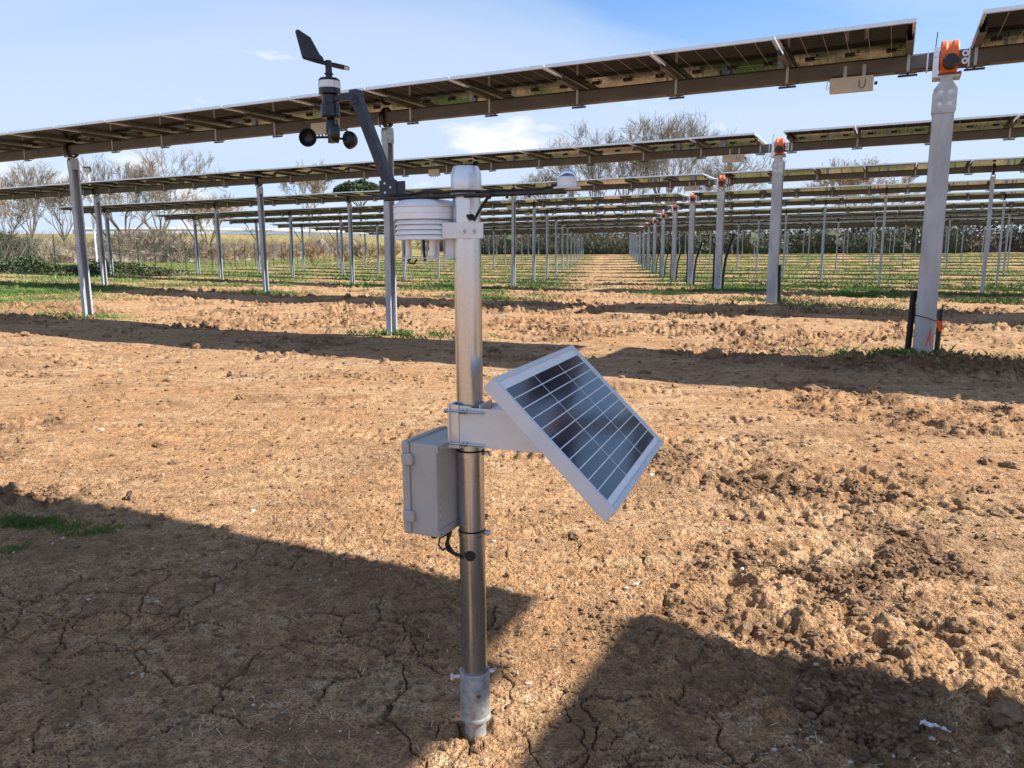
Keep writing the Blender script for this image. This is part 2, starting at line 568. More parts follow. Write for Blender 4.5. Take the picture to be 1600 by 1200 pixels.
# ------------------------------------------------------------------ mesh helpers
class MB:
    def __init__(self):
        self.v, self.f, self.m = [], [], []

    def add(self, vs, fs, mi=0):
        o = len(self.v)
        self.v += [tuple(p) for p in vs]
        self.f += [tuple(i+o for i in f) for f in fs]
        self.m += [mi]*len(fs)
        return self

    def box(self, c, s, mi=0, rot=None):
        hx, hy, hz = s[0]/2, s[1]/2, s[2]/2
        vs = [Vector((x, y, z)) for z in (-hz, hz) for y in (-hy, hy) for x in (-hx, hx)]
        if rot is not None:
            vs = [rot @ v for v in vs]
        vs = [v+Vector(c) for v in vs]
        return self.add(vs, [(0, 2, 3, 1), (4, 5, 7, 6), (0, 1, 5, 4), (2, 6, 7, 3), (0, 4, 6, 2), (1, 3, 7, 5)], mi)

    def tube(self, pts, r, sides=10, mi=0, cap=True):
        pts = [Vector(p) for p in pts]
        rs = r if isinstance(r, (list, tuple)) else [r]*len(pts)
        vs, fs = [], []
        ref = None
        for i, p in enumerate(pts):
            d = (pts[min(i+1, len(pts)-1)]-pts[max(i-1, 0)]).normalized()
            if ref is None:
                ref = d.orthogonal().normalized()
            ref = (ref-d*ref.dot(d))
            ref = ref.normalized() if ref.length > 1e-6 else d.orthogonal().normalized()
            w = d.cross(ref)
            for k in range(sides):
                a = 2*math.pi*k/sides
                vs.append(p+(ref*math.cos(a)+w*math.sin(a))*rs[i])
        for i in range(len(pts)-1):
            for k in range(sides):
                k2 = (k+1) % sides
                fs.append((i*sides+k, i*sides+k2, (i+1)*sides+k2, (i+1)*sides+k))
        if cap:
            fs.append(tuple(range(sides))[::-1])
            fs.append(tuple((len(pts)-1)*sides+k for k in range(sides)))
        return self.add(vs, fs, mi)

    def lathe(self, prof, c=(0, 0, 0), axis=(0, 0, 1), sides=28, mi=0, closed=False):
        ax = Vector(axis).normalized()
        a1 = ax.orthogonal().normalized()
        a2 = ax.cross(a1)
        vs, fs = [], []
        for (r, z) in prof:
            for k in range(sides):
                a = 2*math.pi*k/sides
                vs.append(Vector(c)+ax*z+(a1*math.cos(a)+a2*math.sin(a))*max(r, 1e-5))
        nP = len(prof)
        for i in range(nP if closed else nP-1):
            j = (i+1) % nP
            for k in range(sides):
                k2 = (k+1) % sides
                fs.append((i*sides+k, i*sides+k2, j*sides+k2, j*sides+k))
        return self.add(vs, fs, mi)

    def prism(self, poly, o, a, b_, n, th, mi=0):
        """2-D polygon in plane (a,b_) through o, thickened by th along n (centred)"""
        o, a, b_, n = Vector(o), Vector(a), Vector(b_), Vector(n)
        k = len(poly)
        vs = [o+a*p+b_*q-n*th/2 for p, q in poly]+[o+a*p+b_*q+n*th/2 for p, q in poly]
        fs = [tuple(range(k))[::-1], tuple(range(k, 2*k))]
        fs += [(i, (i+1) % k, k+(i+1) % k, k+i) for i in range(k)]
        return self.add(vs, fs, mi)

    def mesh(self, name, mats, smooth=35, fix=True):
        me = bpy.data.meshes.new(name)
        me.from_pydata(self.v, [], self.f)
        for mm in mats:
            me.materials.append(MATS[mm])
        if len(mats) > 1:
            me.polygons.foreach_set('material_index', self.m)
        if fix:
            import bmesh
            bm = bmesh.new()
            bm.from_mesh(me)
            bmesh.ops.recalc_face_normals(bm, faces=bm.faces)
            bm.to_mesh(me)
            bm.free()
        if smooth:
            me.polygons.foreach_set('use_smooth', [True]*len(me.polygons))
            me.set_sharp_from_angle(angle=R(smooth))
        me.update()
        return me


def np_mesh(name, verts, tris, mats, smooth=False):
    me = bpy.data.meshes.new(name)
    k = tris.shape[1]
    me.vertices.add(len(verts))
    me.vertices.foreach_set('co', np.ascontiguousarray(verts, dtype=np.float32).ravel())
    me.loops.add(tris.size)
    me.loops.foreach_set('vertex_index', np.ascontiguousarray(tris, dtype=np.int32).ravel())
    me.polygons.add(len(tris))
    me.polygons.foreach_set('loop_start', np.arange(0, tris.size, k, dtype=np.int32))
    me.polygons.foreach_set('use_smooth', np.full(len(tris), smooth))
    for mm in mats:
        me.materials.append(MATS[mm])
    me.update(calc_edges=True)
    return me


def link(name, data, parent=None, loc=(0, 0, 0), rotz=0., bevel=0.):
    o = bpy.data.objects.new(name, data)
    COL.objects.link(o)
    o.location = loc
    if rotz:
        o.rotation_euler = (0, 0, rotz)
    if parent is not None:
        o.parent = parent
    if bevel:
        md = o.modifiers.new('bevel', 'BEVEL')
        md.width = bevel
        md.segments = 2
        md.limit_method = 'ANGLE'
        md.angle_limit = R(40)
    return o


def tag(o, label, cat, group=None, kind=None):
    if label:
        o['label'] = label
    if cat:
        o['category'] = cat
    if group:
        o['group'] = group
    if kind:
        o['kind'] = kind
    return o


def thing(name, label, cat, loc=(0, 0, 0), rotz=0., group=None):
    o = link(name, None, None, loc, rotz)
    o.empty_display_size = .2
    return tag(o, label, cat, group)


# ------------------------------------------------------------------ ground sheet
def build_ground():
    rs = [.25, .45, .62]
    r = .75
    while r < 150:
        rs.append(r)
        r += max(.0075, min(r*r/1050., r*.0135))
    while r < 4500:
        rs.append(r)
        r *= 1.12
    rs = np.array(rs)
    dense = np.linspace(-R(40), R(40), 900)
    rest = np.linspace(R(40), R(320), 150)[1:-1]
    ang = np.concatenate([dense, rest])
    na, nr = len(ang), len(rs)
    A_, R_ = np.meshgrid(ang, rs)
    x = (np.sin(A_)*R_).ravel()
    y = (np.cos(A_)*R_).ravel()
    z, rough, gr, damp, crack = height(x, y)
    far = sstep(1500, 4000, np.hypot(x, y))
    z = z-far*2
    verts = np.stack([x, y, z], -1)
    verts = np.concatenate([verts, [[0, 0, 0.]]])
    i, j = np.meshgrid(np.arange(nr-1), np.arange(na), indexing='ij')
    j2 = (j+1) % na
    quads = np.stack([i*na+j, (i+1)*na+j, (i+1)*na+j2, i*na+j2], -1).reshape(-1, 4)[:, ::-1]
    cen = len(verts)-1
    me = np_mesh('ground', verts, quads, ['soil'], True)
    me.flip_normals() if me.polygons[0].normal.z < 0 else None
    ca = me.color_attributes.new('cover', 'FLOAT_COLOR', 'POINT')
    colr = np.zeros((len(verts), 4), np.float32)
    colr[:-1, 0] = gr
    colr[:-1, 1] = damp
    colr[:-1, 2] = crack
    colr[:, 3] = 1
    ca.data.foreach_set('color', colr.ravel())
    return tag(link('ground', me), None, None, kind='structure')


build_ground()

# distant hills
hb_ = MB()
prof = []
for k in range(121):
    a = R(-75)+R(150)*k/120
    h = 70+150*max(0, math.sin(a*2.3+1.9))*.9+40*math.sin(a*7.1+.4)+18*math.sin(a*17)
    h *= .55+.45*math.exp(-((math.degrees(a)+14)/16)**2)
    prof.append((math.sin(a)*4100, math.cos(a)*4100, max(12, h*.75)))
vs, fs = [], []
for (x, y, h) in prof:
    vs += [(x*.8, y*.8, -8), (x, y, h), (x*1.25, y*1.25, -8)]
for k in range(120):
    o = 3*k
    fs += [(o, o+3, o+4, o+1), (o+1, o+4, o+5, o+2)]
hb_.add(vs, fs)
tag(link('hills', hb_.mesh('hills', ['hazy_hill_woods'], 60)), None, None, kind='structure')


# ------------------------------------------------------------------ clods, pebbles, grass on the ground
def ico(sub):
    import bmesh
    bm = bmesh.new()
    bmesh.ops.create_icosphere(bm, subdivisions=sub, radius=1)
    v = np.array([p.co for p in bm.verts])
    f = np.array([[q.index for q in p.verts] for p in bm.faces])
    bm.free()
    return v, f


def scatter_lumps(name, xs, ys, sizes, sub, mat, squash, sink, rough_amp, seed):
    g = np.random.default_rng(seed)
    v0, f0 = ico(sub)
    nv = len(v0)
    zz = height(xs, ys)[0]
    allv = np.zeros((len(xs), nv, 3), np.float32)
    for k in range(len(xs)):
        a = g.random()*6.283
        oo = g.random(3)*40
        lumpy = fbm(v0[:, 0]*1.3+oo[0]+v0[:, 2], v0[:, 1]*1.3+oo[1]-v0[:, 2]*.7, 3, 3, .6)[:, None] if nv > 100 else 0
        v = v0*(1+rough_amp*g.normal(size=(nv, 1))+.55*lumpy)
        v = v*np.array([1+.5*g.random(), .7+.4*g.random(), squash*(.7+.6*g.random())])
        c, s_ = math.cos(a), math.sin(a)
        v = np.stack([v[:, 0]*c-v[:, 1]*s_, v[:, 0]*s_+v[:, 1]*c, v[:, 2]], -1)*sizes[k]
        allv[k] = v+np.array([xs[k], ys[k], zz[k]+sizes[k]*sink])
    f = (f0[None]+(np.arange(len(xs))*nv)[:, None, None]).reshape(-1, 3)
    return np_mesh(name, allv.reshape(-1, 3), f, [mat], False)


def pick(n_, rmin, rmax, weight, seed, amax=38):
    g = np.random.default_rng(seed)
    out_x, out_y = [], []
    while sum(len(q) for q in out_x) < n_:
        rr = rmin*(rmax/rmin)**g.random(20000)
        aa = R(amax)*(2*g.random(20000)-1)
        x, y = np.sin(aa)*rr, np.cos(aa)*rr
        w = weight(x, y)
        keep = g.random(20000) < w
        out_x.append(x[keep])
        out_y.append(y[keep])
    return np.concatenate(out_x)[:n_], np.concatenate(out_y)[:n_]


def w_clod(x, y):
    ro, gr, mo = masks(x, y)
    lump = fbm(x/.35, y/.35, 3, 51)
    return np.clip(ro*sstep(-.1, .4, lump)+.10+.5*np.clip(mo, 0, 1), 0, 1)*.9


g_ = np.random.default_rng(3)
xs, ys = pick(12000, 1.5, 18, w_clod, 31)
sz = .0034*np.exp(g_.normal(size=len(xs))*.55)*(1+np.hypot(xs, ys)*.30)
tag(link('soil_crumbs', scatter_lumps('soil_crumbs', xs, ys, np.clip(sz, .0025, .0075+.0016*np.hypot(xs, ys)), 1, 'clod', .75, .1, .18, 5)),
    'small crumbs of brown soil strewn over the bare ground', 'soil', kind='stuff')
xs, ys = pick(210, 2.6, 16, lambda x, y: w_clod(x, y)**1.8, 32)
sz = .011*np.exp(g_.normal(size=len(xs))*.4)*(1+np.hypot(xs, ys)*.13)
# a few placed lumps along the shadow edge on the left and in the turned soil on the right
px = [(-1.84, 3.53, .034), (-1.80, 3.47, .016), (-1.22, 3.10, .024), (-1.30, 3.13, .015), (-1.56, 3.22, .019), (-1.38, 3.0, .014), (1.30, 3.94, .028),
      (1.24, 3.90, .022), (1.56, 3.36, .03), (1.64, 3.40, .024), (2.17, 3.26, .045), (2.77, 4.11, .05), (2.70, 4.2, .035), (1.23, 1.74, .040), (1.29, 1.70, .030), (1.2, 1.8, .022)]
xs = np.concatenate([xs, [p[0] for p in px]])
ys = np.concatenate([ys, [p[1] for p in px]])
sz = np.concatenate([np.clip(sz, .01, .07), [p[2] for p in px]])
tag(link('soil_clods', scatter_lumps('soil_clods', xs, ys, sz, 3, 'clod', .70, .05, .05, 6)),
    'larger clods of turned brown soil lying on the field', 'soil', kind='stuff')
xs, ys = pick(1500, 1.8, 9, lambda x, y: w_clod(x, y)**2, 34)
sz = .0050*np.exp(g_.normal(size=len(xs))*.45)*(1+np.hypot(xs, ys)*.10)
tag(link('soil_crumbs', scatter_lumps('soil_crumbs', xs, ys, np.clip(sz, .004, .026), 2, 'clod', .8, .15, .13, 8)),
    'broken crumbs of dark damp soil in the turned patches', 'soil', kind='stuff')
xs, ys = pick(800, 7, 34, lambda x, y: w_clod(x, y)**1.3*sstep(22, 9, masks(x, y)[1]*30), 35)
sz = .017*np.exp(g_.normal(size=len(xs))*.5)*(1+np.hypot(xs, ys)*.03)
tag(link('soil_clods', scatter_lumps('soil_clods', xs, ys, np.clip(sz, .012, .11), 2, 'clod', .75, .1, .16, 9)),
    'clods of turned soil between the first tracker rows', 'soil', kind='stuff')
xs, ys = pick(1500, 1.5, 20, lambda x, y: np.clip(.02+1.6*fbm(x/.6, y/.6, 3, 77), .015, 1), 33)
sz = .0021*np.exp(g_.normal(size=len(xs))*.5)*(1+np.hypot(xs, ys)*.22)
tag(link('pebbles', scatter_lumps('pebbles', xs, ys, np.clip(sz, .0018, .022), 1, 'pebble', .6, .2, .06, 7)),
    'pale pebbles scattered over the dry soil', 'pebbles', kind='stuff')


def straw_mesh(n_, seed):
    g = np.random.default_rng(seed)
    xs, ys = pick(n_, 1.5, 12, lambda x, y: np.clip(.05+1.3*fbm(x/.9, y/.9, 3, 78), .02, 1), seed)
    z = height(xs, ys)[0]
    a = g.random(n_)*6.283
    l_ = .004+.014*g.random(n_)**2
    w = (.0006+.0006*g.random(n_))*(.8+.12*np.hypot(xs, ys))
    d_ = np.stack([np.cos(a)*l_, np.sin(a)*l_, .004*g.normal(size=n_)], -1)
    p_ = np.stack([xs, ys, z+.005], -1)
    q_ = np.stack([-np.sin(a)*w, np.cos(a)*w, 0*a], -1)
    v = np.stack([p_-d_-q_, p_-d_+q_, p_+d_+q_, p_+d_-q_], 1).reshape(-1, 3)
    return np_mesh('straw', v, (np.arange(n_)*4)[:, None]+np.arange(4)[None], ['straw'], False)


def grass_mesh(n_, rmin, rmax, hmin, hmax, wid, seed, wpow=1.4):
    g = np.random.default_rng(seed)
    xs, ys = pick(n_, rmin, rmax, lambda x, y: np.clip(masks(x, y)[1], 0, 1)**wpow, seed)
    z = height(xs, ys)[0]
    k = len(xs)
    a = g.random(k)*6.283
    h = hmin+(hmax-hmin)*g.random(k)**1.7
    w = wid*(.6+.8*g.random(k))*(.6+np.hypot(xs, ys)*.03)
    lean = .5*g.normal(size=(k, 2))*h[:, None]
    b1 = np.stack([xs-np.cos(a)*w, ys-np.sin(a)*w, z-.01], -1)
    b2 = np.stack([xs+np.cos(a)*w, ys+np.sin(a)*w, z-.01], -1)
    m1 = np.stack([xs+np.cos(a)*w*.7+lean[:, 0]*.35, ys+np.sin(a)*w*.7+lean[:, 1]*.35, z+h*.6], -1)
    tp = np.stack([xs+lean[:, 0], ys+lean[:, 1], z+h], -1)
    v = np.stack([b1, b2, m1, tp], 1).reshape(-1, 3)
    i = np.arange(k)*4
    f = np.concatenate([np.stack([i, i+1, i+2], -1), np.stack([i, i+2, i+3], -1)])
    return np_mesh('grass', v, f, ['grass'], False)


tag(link('straw', straw_mesh(900, 44)), 'bits of pale straw scattered over the bare soil', 'straw', kind='stuff')
tag(link('grass', grass_mesh(1100, 2.4, 6, .006, .034, .0010, 41, 1.0)), 'low weeds growing in the shaded soil at the left edge', 'grass', kind='stuff')
tag(link('grass', grass_mesh(100000, 7.5, 30, .02, .10, .0034, 42, 1.0)), 'short green grass around the post feet and along the tracker rows', 'grass', kind='stuff')
tag(link('grass', grass_mesh(70000, 28, 110, .03, .14, .008, 43, 1.2)), 'green grass strips between the far tracker rows and beyond the fence', 'grass', kind='stuff')

# ------------------------------------------------------------------ trackers
MOD_P, MOD_W, MOD_L = 1.28, 1.262, 2.30
ZM = .1725                                            # module top above tube axis
HALF = 24
LEFT0, RIGHT0 = -.32, .20                             # inner ends of the two module strings


def module_mb(mb=None, ox=0., oz=0., full=True):
    mb = mb or MB()
    hw, hl = MOD_W/2, MOD_L/2
    mb.box((ox, 0, oz-.008), (MOD_W-.012, MOD_L-.012, .006), 1)
    for sx in (-1, 1):
        mb.box((ox+sx*(hw-.0025), 0, oz-.0175), (.005, MOD_L, .035), 0)
        if full:
            mb.box((ox+sx*(hw-.0175), 0, oz-.034), (.025, MOD_L-.012, .003), 0)
    for sy in (-1, 1):
        mb.box((ox, sy*(hl-.0025), oz-.0175), (MOD_W-.012, .005, .035), 0)
        if full:
            mb.box((ox, sy*(hl-.0175), oz-.034), (MOD_W-.062, .025, .003), 0)
    return mb


ME = {}
ME['module'] = module_mb().mesh('module', ['alu', 'laminate'], 0)
jb = MB()
jb.box((0, 0, -.021), (.10, .045, .02))
jb.tube([(.045, .0, -.02), (.09, -.03, -.03), (.10, -.12, -.02), (.085, -.19, -.013)], .004, 5)
ME['jbox'] = jb.mesh('junction_box', ['jbox'], 0)
rl = MB()
rl.prism([(-.035, 0), (-.026, 0), (-.026, -.050), (.026, -.050), (.026, 0), (.035, 0), (.035, -.054), (-.035, -.054)],
         (0, 0, ZM-.0357), (1, 0, 0), (0, 0, 1), (0, 1, 0), 1.36)
ME['rail'] = rl.mesh('module_rail', ['galv_tube'], 0)
cl = MB()
for sx in (-.022, .022):
    pass
cl.box((0, -.0875, .01), (.03, .006, .19), 0)
cl.box((0, .0875, .01), (.03, .006, .19), 0)
cl.box((0, 0, -.0875), (.03, .169, .006), 0)
cl.box((0, -.03, -.122), (.19, .03, .018), 1)
cl.tube([(-.12, -.05, -.088), (-.07, -.05, -.105), (0, -.03, -.10), (.07, -.05, -.105), (.13, -.05, -.088)], .006, 6, 1)
cl.tube([(0, -.03, -.088), (0, -.03, -.115)], .008, 6, 1)
ME['clamp'] = cl.mesh('tube_clamp', ['galv', 'jbox'], 0)

PH = 4.2


def c_post():
    # lipped channel, web towards -x
    t_ = .006
    a, d = .085, .17
    poly = [(-a/2, -d/2), (a/2, -d/2), (a/2, -d/2+.03), (a/2-t_, -d/2+.03), (a/2-t_, -d/2+t_), (-a/2+t_, -d/2+t_),
            (-a/2+t_, d/2-t_), (a/2-t_, d/2-t_), (a/2-t_, d/2-.03), (a/2, d/2-.03), (a/2, d/2), (-a/2, d/2)]
    mb = MB()
    mb.prism(poly, (0, 0, -PH/2), (1, 0, 0), (0, 1, 0), (0, 0, 1), PH)
    return mb


ME['post'] = c_post().mesh('post', ['galv_post'], 0)


def i_post():
    b_, h_, tf, tw = .20, .20, .010, .008
    poly = [(-b_/2, -h_/2), (b_/2, -h_/2), (b_/2, -h_/2+tf), (tw/2, -h_/2+tf), (tw/2, h_/2-tf), (b_/2, h_/2-tf),
            (b_/2, h_/2), (-b_/2, h_/2), (-b_/2, h_/2-tf), (-tw/2, h_/2-tf), (-tw/2, -h_/2+tf), (-b_/2, -h_/2+tf)]
    mb = MB()
    mb.prism(poly, (0, 0, -PH/2), (1, 0, 0), (0, 1, 0), (0, 0, 1), PH)
    return mb


ME['drive_post'] = i_post().mesh('drive_post', ['galv_post'], 0)
# bearing at an ordinary post: plates up from the post and a dark ring around the tube
br = MB()
br.lathe([(.128, -.03), (.145, -.024), (.145, .024), (.128, .03), (.112, .03), (.112, -.03)], (0, 0, 0), (1, 0, 0), 20, 1, True)
ME['bearing'] = br.mesh('bearing', ['galv', 'black_plastic'], 40)
bh = MB()
for sx in (-.05, .05):
    bh.prism([(-.085, -.36), (.085, -.36), (.085, -.20), (.06, -.145), (-.06, -.145), (-.085, -.20)], (sx, 0, 0), (0, 1, 0), (0, 0, 1), (1, 0, 0), .006)
bh.box((0, 0, -.15), (.125, .15, .008))
bh.prism([(-.15, -.02), (-.13, .07), (-.10, .07), (-.115, -.02), (-.09, -.145), (-.13, -.145)], (-.05, 0, 0), (0, 1, 0), (0, 0, 1), (1, 0, 0), .008)
for y_ in (-.05, .05):
    for z_ in (-.24, -.32):
        bh.tube([(-.062, y_, z_), (.062, y_, z_)], .010, 6)
ME['bearing_bracket'] = bh.mesh('bearing_bracket', ['galv'], 0)
# slew drive at the centre post
dv = MB()
dv.lathe([(.085, -.085), (.150, -.085), (.160, -.075), (.160, -.03), (.150, -.026), (.150, .026), (.160, .03), (.160, .075), (.150, .085), (.085, .085)], (.01, 0, .035), (1, 0, 0), 32, 0, True)
dv.box((.01, -.01, -.09), (.16, .20, .11), 0)
dv.box((.01, -.115, -.05), (.13, .06, .12), 0)
ME['drive_housing'] = dv.mesh('drive_housing', ['orange_paint'], 40)
dm = MB()
dm.lathe([(.0, -.30), (.060, -.30), (.066, -.29), (.066, -.19), (.074, -.185), (.074, -.145), (.0, -.145)], (.02, 0, -.055), (0, 1, 0), 20, 0)
dm.lathe([(.0, -.304), (.020, -.304), (.022, -.299), (.0, -.299)], (.02, 0, -.055), (0, 1, 0), 14, 1)
ME['drive_motor'] = dm.mesh('drive_motor', ['black_plastic', 'black_metal'], 40)
dl = MB()
dl.box((-.112, -.105, -.035), (.055, .05, .30))
dl.box((-.112, -.135, .06), (.050, .012, .09))
dl.tube([(-.125, -.105, .115), (-.117, -.105, .27)], .005, 6, 1)
ME['drive_controller'] = dl.mesh('drive_controller', ['alu', 'jbox'], 0)
dp = MB()
dp.box((0, 0, -.155), (.25, .22, .018), 1)
dp.box((0, 0, -.178), (.26, .20, .026), 0)
dp.box((0, 0, -.36), (.085, .17, .34), 0)
dp.box((-.12, -.06, -.155), (.03, .03, .045), 1)
dp.box((.12, -.06, -.155), (.03, .03, .045), 1)
ME['drive_base'] = dp.mesh('drive_base', ['galv', 'rust'], 0)
pp = MB()
for sy in (-.109, .109):
    pp.prism([(-.112, -.53), (-.10, -.55), (.10, -.55), (.112, -.53), (.112, -.31), (.062, -.235), (.055, -.19), (-.055, -.19), (-.062, -.235), (-.112, -.31)],
             (0, sy, 0), (1, 0, 0), (0, 0, 1), (0, 1, 0), .012)
    for x_ in (-.045, .045):
        for z_ in (-.34, -.46):
            pp.lathe([(.0, -.018), (.014, -.018), (.014, -.004), (.024, -.004), (.024, .0)], (x_, sy-.006 if sy < 0 else sy+.024, z_), (0, 1, 0), 8, 1)
ME['drive_plate'] = pp.mesh('drive_plate', ['galv', 'bolt'], 0)
fl_ = MB()
for z_ in (.035, -.04):
    fl_.lathe([(.014, -.012), (.032, -.012), (.032, 0), (.014, 0)], (.155, -.083, z_), (0, 1, 0), 18, 0, True)
for x_ in (-.19, .19):
    fl_.box((x_, 0, 0), (.014, .185, .185), 0)
ME['coupling'] = fl_.mesh('coupling', ['alu'], 40)
cb = MB()
cb.box((-.92, -.05, -.166), (.44, .12, .15), 0)
for x_ in (-.99, -.80):
    cb.box((x_, -.088, -.05), (.035, .004, .16), 1)
cb.tube([(-.69, -.05, -.17), (-.66, -.05, -.17)], .018, 8, 2)
cb.tube([(-.84, -.115, -.13), (-.84, -.118, -.20), (-.81, -.118, -.225), (-.78, -.118, -.20), (-.78, -.115, -.13)], .004, 6, 2)
cb.tube([(-1.14, -.05, -.17), (-1.18, -.05, -.20), (-1.17, -.05, -.12), (-1.10, -.05, -.09)], .004, 6, 2)
ME['control_box'] = cb.mesh('control_box', ['box_pale', 'galv', 'jbox'], 0)
sb = MB()
sb.box((-8.35, -.10, -.08), (.30, .09, .16), 0)
for k in range(4):
    sb.tube([(-8.45+k*.065, -.10, -.16), (-8.45+k*.065, -.10, -.19)], .012, 6, 1)
ME['string_box'] = sb.mesh('string_box', ['box_pale', 'jbox'], 0)
MESH_MB_CON = {}


def conduit_mesh(key, pts, r_):
    mb = MB()
    P_ = [Vector(p) for p in pts]
    out, rr = [], []
    for i in range(len(P_)-1):
        nseg = max(2, int((P_[i+1]-P_[i]).length/.022))
        for k in range(nseg):
            out.append(P_[i].lerp(P_[i+1], k/nseg))
            rr.append(r_*(1 if len(rr) % 2 else .94))
    out.append(P_[-1])
    rr.append(r_)
    mb.tube(out, rr, 8)
    ME[key] = mb.mesh('conduit', ['rubber'], 0)


conduit_mesh('con_a1', [(-.16, .02, -.4), (-.145, .02, .3), (-.135, .02, .78)], .034)
conduit_mesh('con_a2', [(.15, .02, -.4), (.14, .02, .2), (.15, .02, .58)], .028)
conduit_mesh('con_b', [(.15, .0, -.4), (.15, .02, .1), (.13, .02, .85)], .036)
conduit_mesh('con_c1', [(.12, .10, -.4), (.14, .10, .4), (.20, .10, 1.0), (.42, .10, 1.75)], .045)
conduit_mesh('con_c2', [(-.15, .05, -.4), (-.15, .05, 1.4)], .036)
stm = MB()
stm.tube([(0, 0, 0), (.9, .12, -1.35)], .028, 8)
ME['damper'] = stm.mesh('damper', ['black_metal'], 40)
rb_ = MB()
rb_.tube([(-.125, -.112, .52), (0, -.116, .49), (.125, -.112, .45)], .005, 5, 0)
rb_.prism([(.0, 0), (.055, -.02), (.085, -.10), (.04, -.13), (.01, -.07)], (.10, -.125, .47), (1, 0, 0), (0, 0, 1), (0, 1, 0), .004, 1)
rb_.prism([(.06, .02), (.05, -.06), (.02, -.20), (.035, -.20), (.055, -.10), (.068, -.2), (.078, -.19)], (-.005, -.1035, .37), (1, 0, 0), (0, 0, 1), (0, 1, 0), .003, 1)
ME['tie'] = rb_.mesh('tie_wire', ['rubber', 'orange_tape'], 0)

ORD = ['nearest', 'second', 'third', 'fourth', 'fifth', 'sixth', 'seventh', 'eighth', 'ninth', 'tenth', 'eleventh', 'twelfth', 'thirteenth', 'farthest']


def tracker(i, origin, tz, detail, label, nleft=HALF, nright=HALF, posts=range(-4, 5), gz=None, shift=0.):
    """origin = foot of the drive post; local x along the row, y across it"""
    g0 = float(base_z(np.array([origin[0]]), np.array([origin[1]]))[0])
    root = thing('solar_tracker', label, 'solar tracker', (origin[0], origin[1], g0), TH, 'rows of solar trackers')
    T = tz-g0

    def zt(s_):
        return T+SLOPE*s_
    x0, x1 = LEFT0-nleft*MOD_P-.1, RIGHT0+nright*MOD_P+.1
    tb = MB()
    hw = .0825
    oct_ = [(-hw, -hw+.02), (-hw+.02, -hw), (hw-.02, -hw), (hw, -hw+.02), (hw, hw-.02), (hw-.02, hw), (-hw+.02, hw), (-hw, hw-.02)]
    vs = [(x_, p, zt(x_)+q) for x_ in (x0, x1) for p, q in oct_]
    tb.add(vs, [tuple(range(8))[::-1], tuple(range(8, 16))]+[(k, (k+1) % 8, 8+(k+1) % 8, 8+k) for k in range(8)])
    link('torque_tube', tb.mesh('torque_tube', ['galv_tube'], 0), root)
    for c in posts:
        s_ = c*SPAN+(shift if c else 0)
        if c == 0:
            link('drive_post', ME['drive_post'], root, (0, 0, zt(0)-.46))
            link('drive_base', ME['drive_base'], root, (0, 0, zt(0)))
            link('drive_housing', ME['drive_housing'], root, (0, 0, zt(0)), bevel=.006)
            link('drive_motor', ME['drive_motor'], root, (0, 0, zt(0)))
            if detail >= 1:
                link('drive_plate', ME['drive_plate'], root, (0, 0, zt(0)))
                link('drive_controller', ME['drive_controller'], root, (0, 0, zt(0)))
                link('coupling', ME['coupling'], root, (0, 0, zt(0)))
                link('control_box', ME['control_box'], root, (0, 0, zt(-.9)), bevel=.004)
        else:
            link('post', ME['post'], root, (s_, 0, zt(s_)-.20)).rotation_euler = (random.gauss(0, .006), random.gauss(0, .005), random.gauss(0, .03))
            link('bearing', ME['bearing'], root, (s_, 0, zt(s_)))
            if detail >= 1:
                link('bearing_bracket', ME['bearing_bracket'], root, (s_, 0, zt(s_)))
    if detail >= 1:
        link('string_box', ME['string_box'], root, (0, 0, zt(-8.3)))
        if nleft == HALF:
            link('damper', ME['damper'], root, (-4*SPAN-.95, -.1, zt(-29)-.02))
    groups = ((LEFT0-MOD_P/2, -1, nleft), (RIGHT0+MOD_P/2, 1, nright))
    if detail >= 1:
        for st, sg, nm in groups:
            for k in range(nm):
                s_ = st+sg*k*MOD_P
                tilt = random.gauss(0, .0015)
                mo = link('module', ME['module'], root, (s_, 0, zt(s_)+ZM))
                mo.rotation_euler = (tilt, -SLOPE, 0)
                if detail >= 2:
                    for kj in (-1, 0, 1):
                        link('junction_box', ME['jbox'], mo, (kj*.415, 0, 0))
            for k in range(nm+1):
                s_ = st+sg*(k-.5)*MOD_P
                if k == 0:
                    s_ += sg*.05
                link('module_rail', ME['rail'], root, (s_, 0, zt(s_)))
                link('tube_clamp', ME['clamp'], root, (s_, 0, zt(s_)))
    else:
        mb = MB()
        rb = MB()
        for st, sg, nm in groups:
            for k in range(nm):
                s_ = st+sg*k*MOD_P
                module_mb(mb, s_, zt(s_)+ZM, False)
            for k in range(nm+1):
                s_ = st+sg*(k-.5)*MOD_P
                rb.box((s_, 0, zt(s_)+ZM-.062), (.07, 1.36, .05))
        tag(link('modules', mb.mesh('modules', ['alu', 'laminate'], 0), root), None, None, kind='stuff')
        tag(link('module_rails', rb.mesh('module_rails', ['galv_tube'], 0), root), None, None, kind='stuff')
    return root


